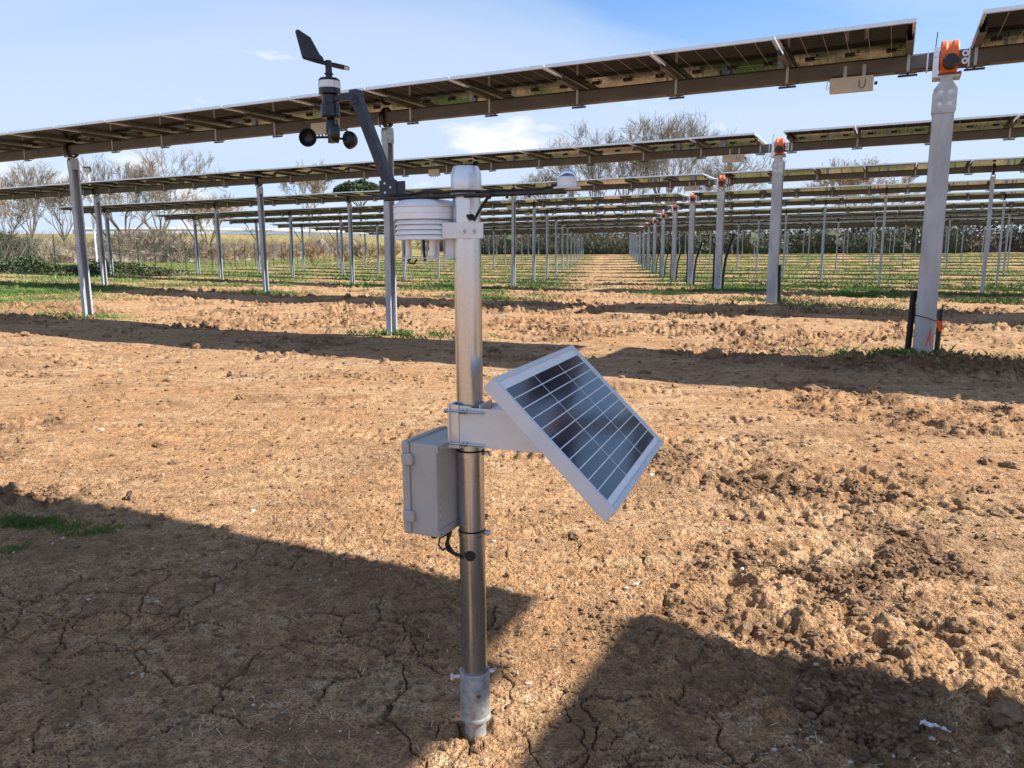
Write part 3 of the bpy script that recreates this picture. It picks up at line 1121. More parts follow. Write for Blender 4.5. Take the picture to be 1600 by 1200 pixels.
# row overhead behind the picture edge: throws the shadow in the foreground
L0, R0 = LEFT0, RIGHT0
LEFT0, RIGHT0 = -.24, .08
behind = tracker(-1, (3.58, 1.07), 3.14, 0, 'solar tracker overhead whose shadow covers the foreground soil', 10, 10, (-2, 0, 1), shift=-1.0)
LEFT0, RIGHT0 = L0, R0
for i in range(14):
    o = (AX+i*SX, AY+i*SY)
    lab = {0: 'nearest solar tracker row, running across the top of the picture',
           13: 'farthest solar tracker row, in front of the hedge'}.get(i, ORD[i]+' solar tracker row counted from the weather station')
    det = 2 if i <= 1 else (1 if i <= 6 else 0)
    root = tracker(i, o, TUBE_Z[i], det, lab, posts=range(-3, 3) if i == 0 else range(-4, 5),
                   nleft=17 if i == 0 else HALF, nright=14 if i == 0 else HALF)
    if i == 0:
        link('conduit', ME['con_a1'], root)
        link('conduit', ME['con_a2'], root)
        link('tie_wire', ME['tie'], root)
    elif i == 1:
        link('conduit', ME['con_b'], root)
    elif i <= 9:
        link('conduit', ME['con_c1'], root)
        link('conduit', ME['con_c2'], root)
for k, i in enumerate(range(9, 14)):
    s_ = RIGHT0+HALF*MOD_P+.4-LEFT0+HALF*MOD_P
    o = (AX+i*SX+U[0]*s_, AY+i*SY+U[1]*s_)
    tracker(i, o, TUBE_Z[i]+SLOPE*s_, 0, ['nearest', 'second', 'third', 'fourth', 'farthest'][k]+' tracker row of the far block at the right edge', posts=range(-4, 1), nright=4)


# ------------------------------------------------------------------ weather station
def st_loc(s_, o_, z_):
    p = MAST+U*s_+NN*o_
    return (float(p[0]), float(p[1]), z_)


# --- mast
mast = thing('mast', 'polished steel pole of the weather station in the foreground', 'pole', st_loc(0, 0, 0), TH)
LEAN = -.004


def lx_(z_):
    return LEAN*z_/1.3


mb = MB()
mb.lathe([(.0302, .10), (.0302, 1.27), (.027, 1.27), (.027, .10)], (0, 0, 0), (LEAN/1.3, 0, 1), 40)
link('pole', mb.mesh('pole', ['steel_mast'], 40), mast)
mb = MB()
mb.lathe([(.0310, .120), (.0310, .168), (.0352, .168), (.0360, .166), (.0360, .056), (.0376, .053), (.0382, .049), (.0376, .045), (.0350, .043), (.0262, .043)], (0, 0, 0), (0, 0, 1), 48)
link('sleeve', mb.mesh('sleeve', ['galv_old'], 28), mast)
mb = MB()
mb.lathe([(.0262, -.12), (.0262, .045), (.0, .045)], (0, 0, 0), (0, 0, 1), 32)
link('ground_stub', mb.mesh('ground_stub', ['galv_old'], 40), mast)
mb = MB()
mb.lathe([(.0322, 1.272), (.0330, 1.274), (.0330, 1.318), (.0270, 1.334), (.0255, 1.3345), (.0255, 1.330), (.0, 1.330)], (LEAN, 0, 0), (0, 0, 1), 40, 0)
for k in range(9):
    a = R(-100+90)
    mb.box((LEAN+.0333*math.cos(-.75), .0333*math.sin(-.75), 1.290+k*.0035), (.010, .0012, .0009), 1, Matrix.Rotation(-.75+math.pi/2, 3, 'Z'))
mb.lathe([(0, 0), (.003, 0)], (LEAN+.002, -.0334, 1.281), (0, -1, 0), 10, 2)
link('cap', mb.mesh('cap', ['alu', 'galv', 'jbox'], 35), mast)


def bolt(parent, p, d, ln, r_=.0045, hr=.008, hl=.007, name='bolt'):
    d = Vector(d).normalized()
    p = Vector(p)
    b_ = MB()
    b_.tube([p, p+d*ln], r_, 10)
    b_.tube([p+d*(ln-hl), p+d*ln], hr, 6)
    return link(name, b_.mesh(name, ['bolt'], 30), parent)


def nd(wx, wy):                                        # world horizontal vector -> station frame
    return (wx*U[0]+wy*U[1], wx*NN[0]+wy*NN[1], 0)


for (wx, wy), z_, ln in (((-1, -.05), .150, .050), ((.22, -1), .128, .046), ((1, .25), .158, .046)):
    d = Vector(nd(wx, wy)).normalized()
    bolt(mast, tuple(d*.03)[:2]+(z_,), d, ln-.03+.008)
for z_ in (.703, .513):
    mb = MB()
    mb.lathe([(.0305, -.006), (.0318, -.006), (.0318, .006), (.0305, .006)], (lx_(z_), 0, z_), (0, 0, 1), 36, 0)
    mb.lathe([(.0305, .006), (.0316, .0085), (.0305, .010)], (lx_(z_), 0, z_), (0, 0, 1), 36, 1)
    d = Vector(nd(1, -.1)).normalized()
    mb.tube([d*.03+Vector((0, 0, z_)), d*.042+Vector((0, 0, z_))], .005, 8, 2)
    w_ = d.cross(Vector((0, 0, 1)))
    mb.tube([d*.036-w_*.008+Vector((0, 0, z_)), d*.036+w_*.012+Vector((0, 0, z_))], .004, 8, 2)
    link('hose_clamp', mb.mesh('hose_clamp', ['bolt', 'rubber', 'bolt'], 40), mast)
d = Vector(nd(-.12, -1)).normalized()
mb = MB()
mb.lathe([(0, .0), (.0115, .0), (.0125, -.002), (.0125, -.006)], Vector((lx_(.466), 0, .466))+d*.0335, d, 18)
link('grommet', mb.mesh('grommet', ['rubber'], 40), mast)
d2 = Vector(nd(.42, -1)).normalized()
mb = MB()
mb.lathe([(0, .0), (.0060, .0), (.0070, -.002), (.0070, -.006)], Vector((lx_(1.227), 0, 1.227))+d2*.0335, d2, 18)
link('grommet', mb.mesh('grommet', ['rubber'], 40), mast)

# --- crossbar
bar = thing('crossbar', 'thin black crossbar clamped near the top of the pole', 'bracket', st_loc(0, -.036, 1.272), TH)
mb = MB()
mb.box((.02, 0, 0), (.44, .016, .0045))
mb.box((.02, .009, -.003), (.44, .003, .005))
link('bar', mb.mesh('bar', ['black_metal'], 0), bar, bevel=.0008)
mb = MB()
for k in (.075, .115, .165):
    mb.tube([(k, -.006, -.003), (k, -.006, -.011)], .0032, 8)
link('bolts', mb.mesh('bolts', ['black_plastic'], 0), bar)
mb = MB()
pts = [Vector((.033*math.cos(a), .036+.033*math.sin(a), 0)) for a in np.linspace(-.3, math.pi+.3, 18)]
mb.tube(pts, .0032, 8)
link('clamp_loop', mb.mesh('clamp_loop', ['black_plastic'], 40), bar)

# --- pyranometer
pyr = thing('pyranometer', 'small silver pyranometer with a glass dome on the crossbar end', 'sensor', st_loc(.2445, -.036, 1.2755), TH)
mb = MB()
mb.lathe([(0, 0), (.0275, 0), (.0275, .003), (.021, .0045), (.0195, .0045)], (0, 0, 0), (0, 0, 1), 32)
link('base_plate', mb.mesh('base_plate', ['alu_white'], 30), pyr)
mb = MB()
mb.lathe([(.0195, .0045), (.0195, .0195), (.0175, .0225), (.012, .0230), (0, .0230)], (0, 0, 0), (0, 0, 1), 32)
link('body', mb.mesh('body', ['white_paint'], 30), pyr)
mb = MB()
mb.lathe([(.0160, .0230), (.0158, .0275), (.0140, .0330), (.0102, .0368), (.005, .0388), (0, .0393), (0, .0380), (.0048, .0375), (.0096, .0356), (.0130, .0320), (.0147, .0273), (.0149, .0230)], (0, 0, 0), (0, 0, 1), 28)
link('dome', mb.mesh('dome', ['glass'], 80), pyr)
mb = MB()
mb.lathe([(0, .0300), (.004, .0297), (.0075, .0280), (.0092, .0255), (.0095, .023)], (0, 0, 0), (0, 0, 1), 20)
link('detector', mb.mesh('detector', ['black_plastic'], 40), pyr)
cab = MB()
cab.tube([(-.019, -.004, .006), (-.04, -.004, .004), (-.07, -.002, -.0005), (-.12, 0, .002), (-.18, .0, .003), (-.205, .0, .001)], .0024, 7)
tag(link('sensor_cable', cab.mesh('sensor_cable', ['rubber'], 40), None, st_loc(.2445, -.036, 1.2755), TH),
    'thin black cable lying along the crossbar to the pyranometer', 'cable')
cab = MB()
cab.tube([(.085, -.042, 1.272), (.070, -.044, 1.262), (.050, -.042, 1.238), (.036, -.038, 1.220), (.022, -.034, 1.226), (.016, -.031, 1.230)], .0034, 8)
tag(link('sensor_cable', cab.mesh('sensor_cable', ['rubber'], 40), None, st_loc(0, 0, 0), TH),
    'short black cable running down into the hole beside the white bracket', 'cable')
cab = MB()
cab.tube([(-.185, -.03, 1.279), (-.13, -.036, 1.277), (-.085, -.035, 1.283), (-.05, -.040, 1.279), (0, -.044, 1.280), (.05, -.041, 1.278), (.085, -.042, 1.272)], .003, 8)
tag(link('sensor_cable', cab.mesh('sensor_cable', ['rubber'], 40), None, st_loc(0, 0, 0), TH),
    'black cable from the wind sensor lying along the crossbar', 'cable')

# --- radiation shield
sh = thing('radiation_shield', 'white louvred radiation shield hanging under the crossbar', 'sensor', st_loc(-.107, 0, 1.18), TH)
rs_ = .071


def louvre(z_, r1, r2, h):
    b_ = MB()
    b_.lathe([(r1*.45, z_+h), (r1, z_+h), (r2, z_), (r2-.0015, z_-.0005), (r1-.002, z_+h-.002), (r1*.45, z_+h-.002)], (0, 0, 0), (0, 0, 1), 44)
    return b_


for k in range(4):
    link('louvre', louvre(.0015+k*.0108, .0645, .0705, .0095).mesh('louvre', ['white_plastic'], 30), sh)
for k, (z_, h) in enumerate(((.0450, .0125), (.0580, .0125))):
    link('louvre', louvre(z_, .0718, .0728, h).mesh('louvre', ['white_plastic'], 30), sh)
mb = MB()
mb.lathe([(.0728, .0712), (.0728, .0735), (.066, .0800), (.060, .0845), (.052, .0868), (.03, .0880), (0, .0882)], (0, 0, 0), (0, 0, 1), 44)
link('top_cap', mb.mesh('top_cap', ['white_plastic'], 30), sh)
mb = MB()
mb.lathe([(.040, .001), (.040, .072)], (0, 0, 0), (0, 0, 1), 24)
link('core', mb.mesh('core', ['white_plastic'], 30), sh)
for x_, y_ in ((.026, -.02), (-.046, -.005), (.0, .04)):
    mb = MB()
    mb.lathe([(0, .002), (.0068, .002), (.0068, -.034), (.0045, -.036), (.0045, -.040), (0, -.040)], (x_, y_, 0), (0, 0, 1), 16)
    link('spacer', mb.mesh('spacer', ['white_plastic'], 35), sh)
mb = MB()
mb.tube([(-.008, .0, .002), (-.008, .0, -.022), (-.008, .002, -.045)], .0030, 8)
mb.tube([(-.03, .004, -.042), (-.036, .0, -.052), (-.046, -.003, -.050), (-.05, -.003, -.044), (-.043, 0, -.040)], .0024, 7)
link('cable_tail', mb.mesh('cable_tail', ['rubber'], 40), sh)
hg = thing('shield_bracket', 'folded white metal bracket holding the radiation shield to the pole', 'bracket', st_loc(0, -.034, 1.14), TH)
mb = MB()
mb.prism([(-.045, .0765), (.055, .0755), (.0548, .042), (-.045, .0425)], (0, 0, 0), (1, 0, 0), (0, 0, 1), (0, 1, 0), .002)
link('clamp_plate', mb.mesh('clamp_plate', ['white_paint'], 0), hg, bevel=.0006)
mb = MB()
mb.prism([(-.030, .075), (.010, .075), (.0238, .0415), (-.0132, .0), (-.0567, .0), (-.0567, .041)], (0, .030, 0), (1, 0, 0), (0, 0, 1), (0, 1, 0), .002)
link('side_plate', mb.mesh('side_plate', ['white_paint'], 0), hg, bevel=.0006)
mb = MB()
mb.box((-.087, .030, .001), (.125, .062, .002))
link('tray', mb.mesh('tray', ['white_paint'], 0), hg, bevel=.0006)
for s_ in (.032, .0085):
    mb = MB()
    mb.tube([(s_, .0, .0575), (s_, -.009, .0575)], .0028, 8)
    mb.tube([(s_, -.001, .0575), (s_, -.005, .0575)], .0056, 6)
    link('bolt', mb.mesh('bolt', ['bolt'], 30), hg)

# --- wind sensor on its arm
ws = thing('wind_sensor', 'black wind vane and cup anemometer on a slanted arm', 'wind sensor', st_loc(-.187, -.02, 1.276), TH)
W0 = Vector((-.187, -.02, 1.276))


def wl(s_, o_, z_):
    return Vector((s_, o_, z_))-W0


mb = MB()
mb.box(wl(-.186, -.030, 1.294), (.046, .004, .036))
mb.box(wl(-.186, .003, 1.294), (.046, .004, .036))
mb.box(wl(-.163, -.0135, 1.292), (.004, .030, .032))
mb.box(wl(-.19, -.015, 1.2775), (.075, .036, .004))
link('foot_bracket', mb.mesh('foot_bracket', ['black_metal'], 0), ws, bevel=.001)
mb = MB()
for s_, z_ in ((-.193, 1.305), (-.193, 1.285), (-.178, 1.296)):
    mb.tube([wl(s_, -.0325, z_), wl(s_, -.0332, z_)], .0026, 8)
link('slot_marks', mb.mesh('slot_marks', ['white_paint'], 0), ws)
a0, a1 = wl(-.192, -.0135, 1.302), wl(-.279, -.0135, 1.505)
dd = (a1-a0)
ang = math.atan2(dd.x, dd.z)
mb = MB()
rot = Matrix.Rotation(ang, 3, 'Y')
mb.box((a0+a1)/2+Vector((0, -.010, 0)), (.020, .0025, dd.length), 0, rot)
side = rot @ Vector((1, 0, 0))
mb.box((a0+a1)/2-side*.0095, (.0025, .022, dd.length-.002), 0, rot)
mb.box((a0+a1)/2+side*.0095, (.0025, .022, dd.length-.002), 0, rot)
for k in (.18, .52, .86):
    mb.tube([a0.lerp(a1, k)+Vector((0, -.0105, 0)), a0.lerp(a1, k)+Vector((0, -.0125, 0))], .0032, 10, 1)
link('arm', mb.mesh('arm', ['black_metal', 'black_plastic'], 0), ws, bevel=.0006)
mb = MB()
mb.box(wl(-.276, -.0135, 1.497), (.022, .026, .032))
mb.tube([wl(-.276, -.0265, 1.497), wl(-.276, -.0285, 1.497)], .006, 12)
mb.box(wl(-.312, -.0135, 1.500), (.06, .012, .012))
link('arm_head', mb.mesh('arm_head', ['black_metal'], 35), ws, bevel=.001)
AXS, AXO = -.351, -.0135
mb = MB()
mb.lathe([(0, 1.545), (.021, 1.545), (.0245, 1.541), (.0245, 1.511), (.0175, 1.508), (.0175, 1.490), (.0215, 1.488), (.0220, 1.462), (.0195, 1.458), (.0, 1.458)],
         wl(AXS, AXO, 0), (0, 0, 1), 30)
link('body', mb.mesh('body', ['black_plastic'], 30), ws)
mb = MB()
mb.lathe([(.0246, 1.5385), (.0250, 1.5380), (.0250, 1.5235), (.0246, 1.523)], wl(AXS, AXO, 0), (0, 0, 1), 30)
link('silver_band', mb.mesh('silver_band', ['tag_silver'], 30), ws)
mb = MB()
mb.lathe([(0, 1.584), (.0072, 1.584), (.0075, 1.580), (.0075, 1.557), (.0100, 1.5565), (.0100, 1.554), (.0075, 1.553), (.0075, 1.545)], wl(AXS, AXO, 0), (0, 0, 1), 18)
link('vane_stem', mb.mesh('vane_stem', ['black_plastic'], 30), ws)
vd = Vector(nd(.62, .78)).normalized()                  # vane nose direction
vc = wl(AXS, AXO, 1.577)
mb = MB()
mb.tube([vc-vd*.068, vc-vd*.04, vc+vd*.02, vc+vd*.046], [.0024, .004, .0055, .0055], 10)
mb.tube([vc+vd*.042, vc+vd*.058], [.0058, .0046], 10, 1)
link('vane_shaft', mb.mesh('vane_shaft', ['black_plastic', 'bolt'], 40), ws)
mb = MB()
mb.prism([(-.013, .003), (-.015, .011), (-.024, .016), (-.047, .047), (-.079, .057), (-.084, .055), (-.086, .051), (-.071, .001), (-.067, -.002)],
         vc, vd, (0, 0, 1), vd.cross(Vector((0, 0, 1))), .0032)
link('vane', mb.mesh('vane', ['black_metal'], 0), ws, bevel=.0008)
mb = MB()
mb.lathe([(.0, 1.459), (.0085, 1.459), (.0125, 1.445), (.0125, 1.428), (.0085, 1.418), (.0085, 1.404), (0, 1.404)], wl(AXS, AXO, 0), (0, 0, 1), 20)
link('rotor_hub', mb.mesh('rotor_hub', ['black_plastic'], 30), ws)
for k in range(3):
    a = R(176+120*k)
    rd = Vector(nd(math.cos(a), math.sin(a))).normalized()
    tg = Vector(nd(-math.sin(a), math.cos(a))).normalized()   # cup opening direction
    mb = MB()
    c0 = wl(AXS, AXO, 1.417)
    cc_ = c0+rd*.056
    mb.tube([c0, c0+rd*.038], .0028, 8)
    prof_ = []
    for q in range(9):
        b_ = math.pi/2*q/8
        prof_.append((.0205*math.cos(b_), -.0205*math.sin(b_)*.95))
    prof_ = [(.0212, .001)]+prof_
    inner = [(p*.93, z_*.93+.0005) for p, z_ in prof_[::-1]]
    mb.lathe(prof_+inner, cc_, tg, 24, 0, True)
    link('cup', mb.mesh('cup', ['black_plastic'], 45), ws)

# --- control enclosure
BY = -.457
bux = Vector((math.cos(BY), math.sin(BY), 0))
bc = Vector((-.1659, 1.7059, 0))-bux*.006
BW, BL, BH, BT = .090, .162, .213, .7384
bx = thing('enclosure', 'grey plastic enclosure with two latches strapped to the pole', 'electrical box', (bc.x, bc.y, BT-BH), BY)
mb = MB()
mb.box((.010, 0, BH/2), (BW-.02, BL, BH))
link('case', mb.mesh('case', ['box_grey'], 0), bx, bevel=.004)
mb = MB()
mb.box((-BW/2+.0085, 0, BH/2), (.017, BL+.004, BH+.004))
link('lid', mb.mesh('lid', ['box_grey'], 0), bx, bevel=.004)
mb = MB()
mb.box((-BW/2+.0195, -BL/2-.0025, BH/2), (.0045, .005, BH-.004))
mb.box((-BW/2+.0195, 0, BH+.0020), (.0045, BL-.006, .004))
for k in range(34):
    mb.box((-BW/2+.0235, -BL/2-.0008, .008+k*(BH-.016)/33), (.0016, .0022, .0034))
    if k < 26:
        mb.box((-BW/2+.0235, -BL/2+.006+k*(BL-.012)/25, BH+.0008), (.0016, .0034, .0022))
link('lid_seam', mb.mesh('lid_seam', ['box_grey'], 0), bx)
for z_ in (.176, .044):
    mb = MB()
    mb.box((-BW/2+.018, -BL/2-.0065, z_), (.026, .010, .026))
    mb.box((-BW/2+.026, -BL/2-.0050, z_), (.014, .011, .022))
    link('latch', mb.mesh('latch', ['box_grey'], 0), bx, bevel=.0025)
for z_ in (BH-.008, .010):
    mb = MB()
    mb.box((BW/2+.0025, 0, z_), (.005, BL+.002, .016))
    mb.tube([(BW/2+.004, -BL/2+.012, z_), (BW/2+.009, -BL/2+.012, z_)], .0042, 8)
    link('mounting_strip', mb.mesh('mounting_strip', ['galv'], 0), bx)
mb = MB()
for k in range(9):
    mb.tube([(BW/2-.0005, -BL/2+.012, .03+k*.019), (BW/2+.0014, -BL/2+.012, .03+k*.019)], .0016, 8)
link('rivets', mb.mesh('rivets', ['box_pale'], 0), bx)
for k in (-.045, -.02):
    mb = MB()
    mb.lathe([(0, -.016), (.006, -.016), (.0075, -.012), (.0075, -.004), (.009, -.004), (.009, .001)], (.012, k, 0), (0, 0, 1), 10)
    link('cable_gland', mb.mesh('cable_gland', ['rubber'], 30), bx)
cab = MB()
cab.tube([(-.046, -.018, .735), (-.043, -.022, .68), (-.041, -.024, .60), (-.040, -.026, .54), (-.043, -.031, .512), (-.050, -.036, .487), (-.043, -.040, .476), (-.022, -.042, .470), (-.006, -.036, .466)], .0042, 8)
cab.tube([(-.040, -.026, .55), (-.047, -.032, .515), (-.045, -.038, .490), (-.028, -.043, .474), (-.004, -.036, .462)], .0036, 8)
cab.tube([(-.048, -.030, .512), (-.066, -.038, .500), (-.069, -.040, .484), (-.058, -.041, .474), (-.046, -.041, .482)], .0022, 8)
tag(link('power_cable', cab.mesh('power_cable', ['rubber'], 40), None, st_loc(0, 0, 0), TH),
    'black cables looping from behind the grey enclosure into the pole', 'cable')

# --- small solar panel
pc = Vector((.1793, 1.7076, .7859))
pn = Vector((.6614, -.2413, .7102)).normalized()
pw = Vector((.3427, .9394, 0)).normalized()
ph = pn.cross(pw)
PWD, PHT, PD = .5834, .3521, .030
sp_ = thing('small_solar_panel', 'small blue-black solar panel in a white frame on the pole', 'solar panel', (pc.x, pc.y, pc.z))
sp_.rotation_euler = Matrix((pw, ph, pn)).transposed().to_euler()
mb = MB()
for sx in (-1, 1):
    mb.box((sx*(PWD/2-.006), 0, -PD/2), (.012, PHT, PD))
for sy in (-1, 1):
    mb.box((0, sy*(PHT/2-.006), -PD/2), (PWD-.024, .012, PD))
link('frame', mb.mesh('frame', ['alu_white'], 0), sp_, bevel=.0012)
mb = MB()
mb.box((0, 0, -.006), (PWD-.024, PHT-.024, .004))
bs = link('backing', mb.mesh('backing', ['white_plastic'], 0), sp_)
cw, ch = (PWD-.038)/3, (PHT-.056)/11
mbc = MB()
mbc.box((0, 0, 0), (cw-.0036, ch-.0024, .0012))
cme = mbc.mesh('cell', ['cell_blue'], 0)
for a in range(3):
    for b_ in range(11):
        link('cell', cme, bs, ((a-1)*cw, (b_-5)*ch-.002, -.0044))
mb = MB()
mb.box((.05, -.06, -.026), (.09, .07, .022))
link('junction_box', mb.mesh('junction_box', ['black_plastic'], 0), sp_, bevel=.003)
# bracket
DW = Vector((.94, -.342, 0)).normalized()
PWW = Vector((-DW.y, DW.x, 0))
sbk = thing('panel_bracket', 'white folded steel bracket clamping the small solar panel to the pole', 'bracket', (MAST[0], MAST[1], .70))
DL, PL = DW, PWW
zt_, zb_ = .815-.70, .727-.70
for sg in (-1, 1):
    mb = MB()
    mb.prism([(-.012, zb_-.004), (-.012, zt_+.004), (.012, zt_+.004), (.020, zt_), (.170, zt_), (.258, zb_), (.02, zb_)], PL*sg*.038, DL, (0, 0, 1), PL, .0025)
    link('side_plate', mb.mesh('side_plate', ['white_paint'], 0), sbk, bevel=.0008)
mb = MB()
mb.prism([(-.0365, zb_-.008), (.0365, zb_-.008), (.0365, zt_+.008), (-.0365, zt_+.008)], DL*.036, PL, (0, 0, 1), DL, .003)
link('back_plate', mb.mesh('back_plate', ['white_paint'], 0), sbk, bevel=.001)
mb = MB()
mb.prism([(-.036, 0), (.036, 0), (.036, .11), (-.036, .11)], DL*.055+Vector((0, 0, zt_-.004)), PL, DL, (0, 0, 1), .0025)
link('top_plate', mb.mesh('top_plate', ['white_paint'], 0), sbk, bevel=.0008)
mb = MB()
mb.prism([(-.048, zb_-.006), (.048, zb_-.006), (.048, zt_+.006), (-.048, zt_+.006)], -DL*.0345, PL, (0, 0, 1), DL, .005)
for sg in (-1, 1):
    mb.prism([(-.0345, zb_-.006), (-.012, zb_-.006), (-.012, zt_+.006), (-.0345, zt_+.006)], PL*sg*.040, DL, (0, 0, 1), PL, .004)
link('clamp', mb.mesh('clamp', ['alu'], 0), sbk, bevel=.001)
for sg in (-1, 1):
    for z_ in (zt_-.008, zb_+.006):
        mb = MB()
        q0 = PL*sg*.046+Vector((0, 0, z_))
        mb.tube([q0-DL*.046, q0+DL*.050], .0026, 8)
        for k in (-.042, -.006, .004):
            mb.tube([q0+DL*k, q0+DL*(k+.005)], .0060, 6)
        link('threaded_rod', mb.mesh('threaded_rod', ['bolt'], 30), sbk)

# --- scrap of plastic film on the soil
g_ = np.random.default_rng(12)
vs, fs = [], []
for a in range(9):
    for b_ in range(5):
        vs.append(((a-4)*.010+g_.normal()*.002, (b_-2)*.007*(1-abs(a-4)*.12)+g_.normal()*.002, .006+abs(math.sin(a*1.9+b_*2.3))*.014+g_.random()*.004))
for a in range(8):
    for b_ in range(4):
        o = a*5+b_
        fs.append((o, o+1, o+6, o+5))
mb = MB().add(vs, fs)
fx, fy = 1.02, 1.68
fz = float(height(np.array([fx]), np.array([fy]))[0][0])
o = link('plastic_scrap', mb.mesh('plastic_scrap', ['film'], 0), None, (fx, fy, fz), -.7)
o.scale = (.8, .8, .8)
md = o.modifiers.new('thick', 'SOLIDIFY')
md.thickness = .001
tag(o, 'crumpled scrap of white plastic film on the shaded soil', 'litter')


# ------------------------------------------------------------------ trees and hedges
def seg_mesh(name, segs, mat, sides=3):
    """segs: array of p0(3) p1(3) r0 r1"""
    s_ = np.array(segs, dtype=np.float64)
    p0, p1, r0, r1 = s_[:, 0:3], s_[:, 3:6], s_[:, 6], s_[:, 7]
    d = p1-p0
    d /= np.linalg.norm(d, axis=1)[:, None]+1e-9
    ref = np.where(np.abs(d[:, 2:3]) < .9, np.array([[0, 0, 1.]]), np.array([[1., 0, 0]]))
    a = np.cross(d, ref)
    a /= np.linalg.norm(a, axis=1)[:, None]
    b_ = np.cross(d, a)
    vs = []
    for p, r_ in ((p0, r0), (p1, r1)):
        for k in range(sides):
            t_ = 2*math.pi*k/sides
            vs.append(p+(a*math.cos(t_)+b_*math.sin(t_))*r_[:, None])
    v = np.stack(vs, 1).reshape(-1, 3)
    o = (np.arange(len(s_))*2*sides)[:, None]
    f = [np.concatenate([o+k, o+(k+1) % sides, o+sides+(k+1) % sides, o+sides+k], 1) for k in range(sides)]
    return np_mesh(name, v, np.concatenate(f), [mat], False)


def grow_tree(seed, H, spread=.8, levels=5, rmin=.02, limbs=6, upright=.5, fork=.2):
    """open-grown tree: short bole, steep limbs that fork again and again, fine twigs at the ends"""
    g = random.Random(seed)
    thick, thin = [], []

    def perp(d):
        v = Vector((g.gauss(0, 1), g.gauss(0, 1), g.gauss(0, 1)))
        return (v-d*v.dot(d)).normalized()

    def branch(p, d, ln, r_, lev):
        nseg = 3 if lev < 4 else 2
        q = p
        r_end = max(rmin*.55, r_*.66)
        for k in range(nseg):
            d = (d+perp(d)*g.gauss(0, .06+.015*lev)+Vector((0, 0, .045))).normalized()
            q2 = q+d*ln/nseg
            ra = r_+(r_end-r_)*k/nseg
            rb2 = r_+(r_end-r_)*(k+1)/nseg
            (thick if lev <= 2 else thin).append((*q, *q2, ra, rb2))
            if lev >= 2:
                for _ in range(2 if lev >= 3 else 1):
                    td = (d+perp(d)*g.uniform(.6, 1.1)+Vector((0, 0, .12))).normalized()
                    tl = H*g.uniform(.035, .075)
                    b0 = q.lerp(q2, g.random())
                    e1 = b0+td*tl*.55
                    td2 = (td+perp(td)*.3+Vector((0, 0, .15))).normalized()
                    thin.append((*b0, *e1, rmin*.8, rmin*.55))
                    thin.append((*e1, *(e1+td2*tl*.5), rmin*.55, rmin*.35))
                    e2 = b0.lerp(e1, .5)
                    thin.append((*e2, *(e2+(td+perp(td)*.7).normalized()*tl*.5), rmin*.5, rmin*.35))
            q = q2
        if lev >= levels:
            return
        nc = limbs if lev == 0 else (3 if g.random() < .55 else 2)
        for c in range(nc):
            if lev == 0:
                az = c*6.283/nc+g.gauss(0, .3)
                lean = spread*g.uniform(.25, 1.0)
                nd_ = Vector((math.cos(az)*lean, math.sin(az)*lean, 1)).normalized()
                l2 = H*.20*g.uniform(.85, 1.2)
                r2 = r_*g.uniform(.42, .6)
            else:
                nd_ = (d+perp(d)*g.uniform(.30, .62)*(.7+.5*spread)+Vector((0, 0, .10))).normalized()
                l2 = ln*g.uniform(.72, .90)
                r2 = max(rmin, r_end*g.uniform(.62, .82))
            branch(q, nd_, l2, r2, lev+1)
    branch(Vector((0, 0, -.3)), Vector((g.gauss(0, .05), g.gauss(0, .05), 1)), H*fork, H*.016, 0)
    return thick, thin


def bare_tree(loc, seed, H, label, twig='twig', levels=5, rmin=.022, leafy=0, **kw):
    thick, thin = grow_tree(seed, H, levels=levels, rmin=rmin, **kw)
    top = max(max(s_[2], s_[5]) for s_ in thin)
    k = H/top
    g0 = float(base_z(np.array([loc[0]]), np.array([loc[1]]))[0])
    root = thing('bare_tree', label, 'tree', (loc[0], loc[1], g0), 0, 'bare trees beyond the field')
    tr = link('trunk', seg_mesh('trunk', thick, 'bark', 6), root)
    cr = link('crown', seg_mesh('crown', thin, twig, 3), root)
    for o in (tr, cr):
        o.scale = (k, k, k)
    if leafy:
        g = np.random.default_rng(seed+500)
        s_ = np.array(thin)
        idx = g.integers(0, len(s_), leafy)
        c = s_[idx, 3:6]*k+g.normal(size=(leafy, 3))*.25
        lv = link('leaves', leaf_mesh('leaves', c, .10, 'leaf_dry', seed), root)
    return root


def leaf_mesh(name, c, size, mat, seed):
    g = np.random.default_rng(seed)
    k = len(c)
    a = g.normal(size=(k, 3))
    a /= np.linalg.norm(a, axis=1)[:, None]
    b_ = np.cross(a, g.normal(size=(k, 3)))
    b_ /= np.linalg.norm(b_, axis=1)[:, None]
    sz_ = size*(.5+g.random(k))[:, None]
    v = np.stack([c-a*sz_, c+b_*sz_*.55, c+a*sz_, c-b_*sz_*.55], 1).reshape(-1, 3)
    f = (np.arange(k)*4)[:, None]+np.arange(4)[None]
    return np_mesh(name, v, f, [mat], False)


def ppos(px_x, D):
    """ground position at compass offset px_x (pixels of a 1600 wide view) and forward distance D"""
    return ((px_x-800)/1208.*D, D)


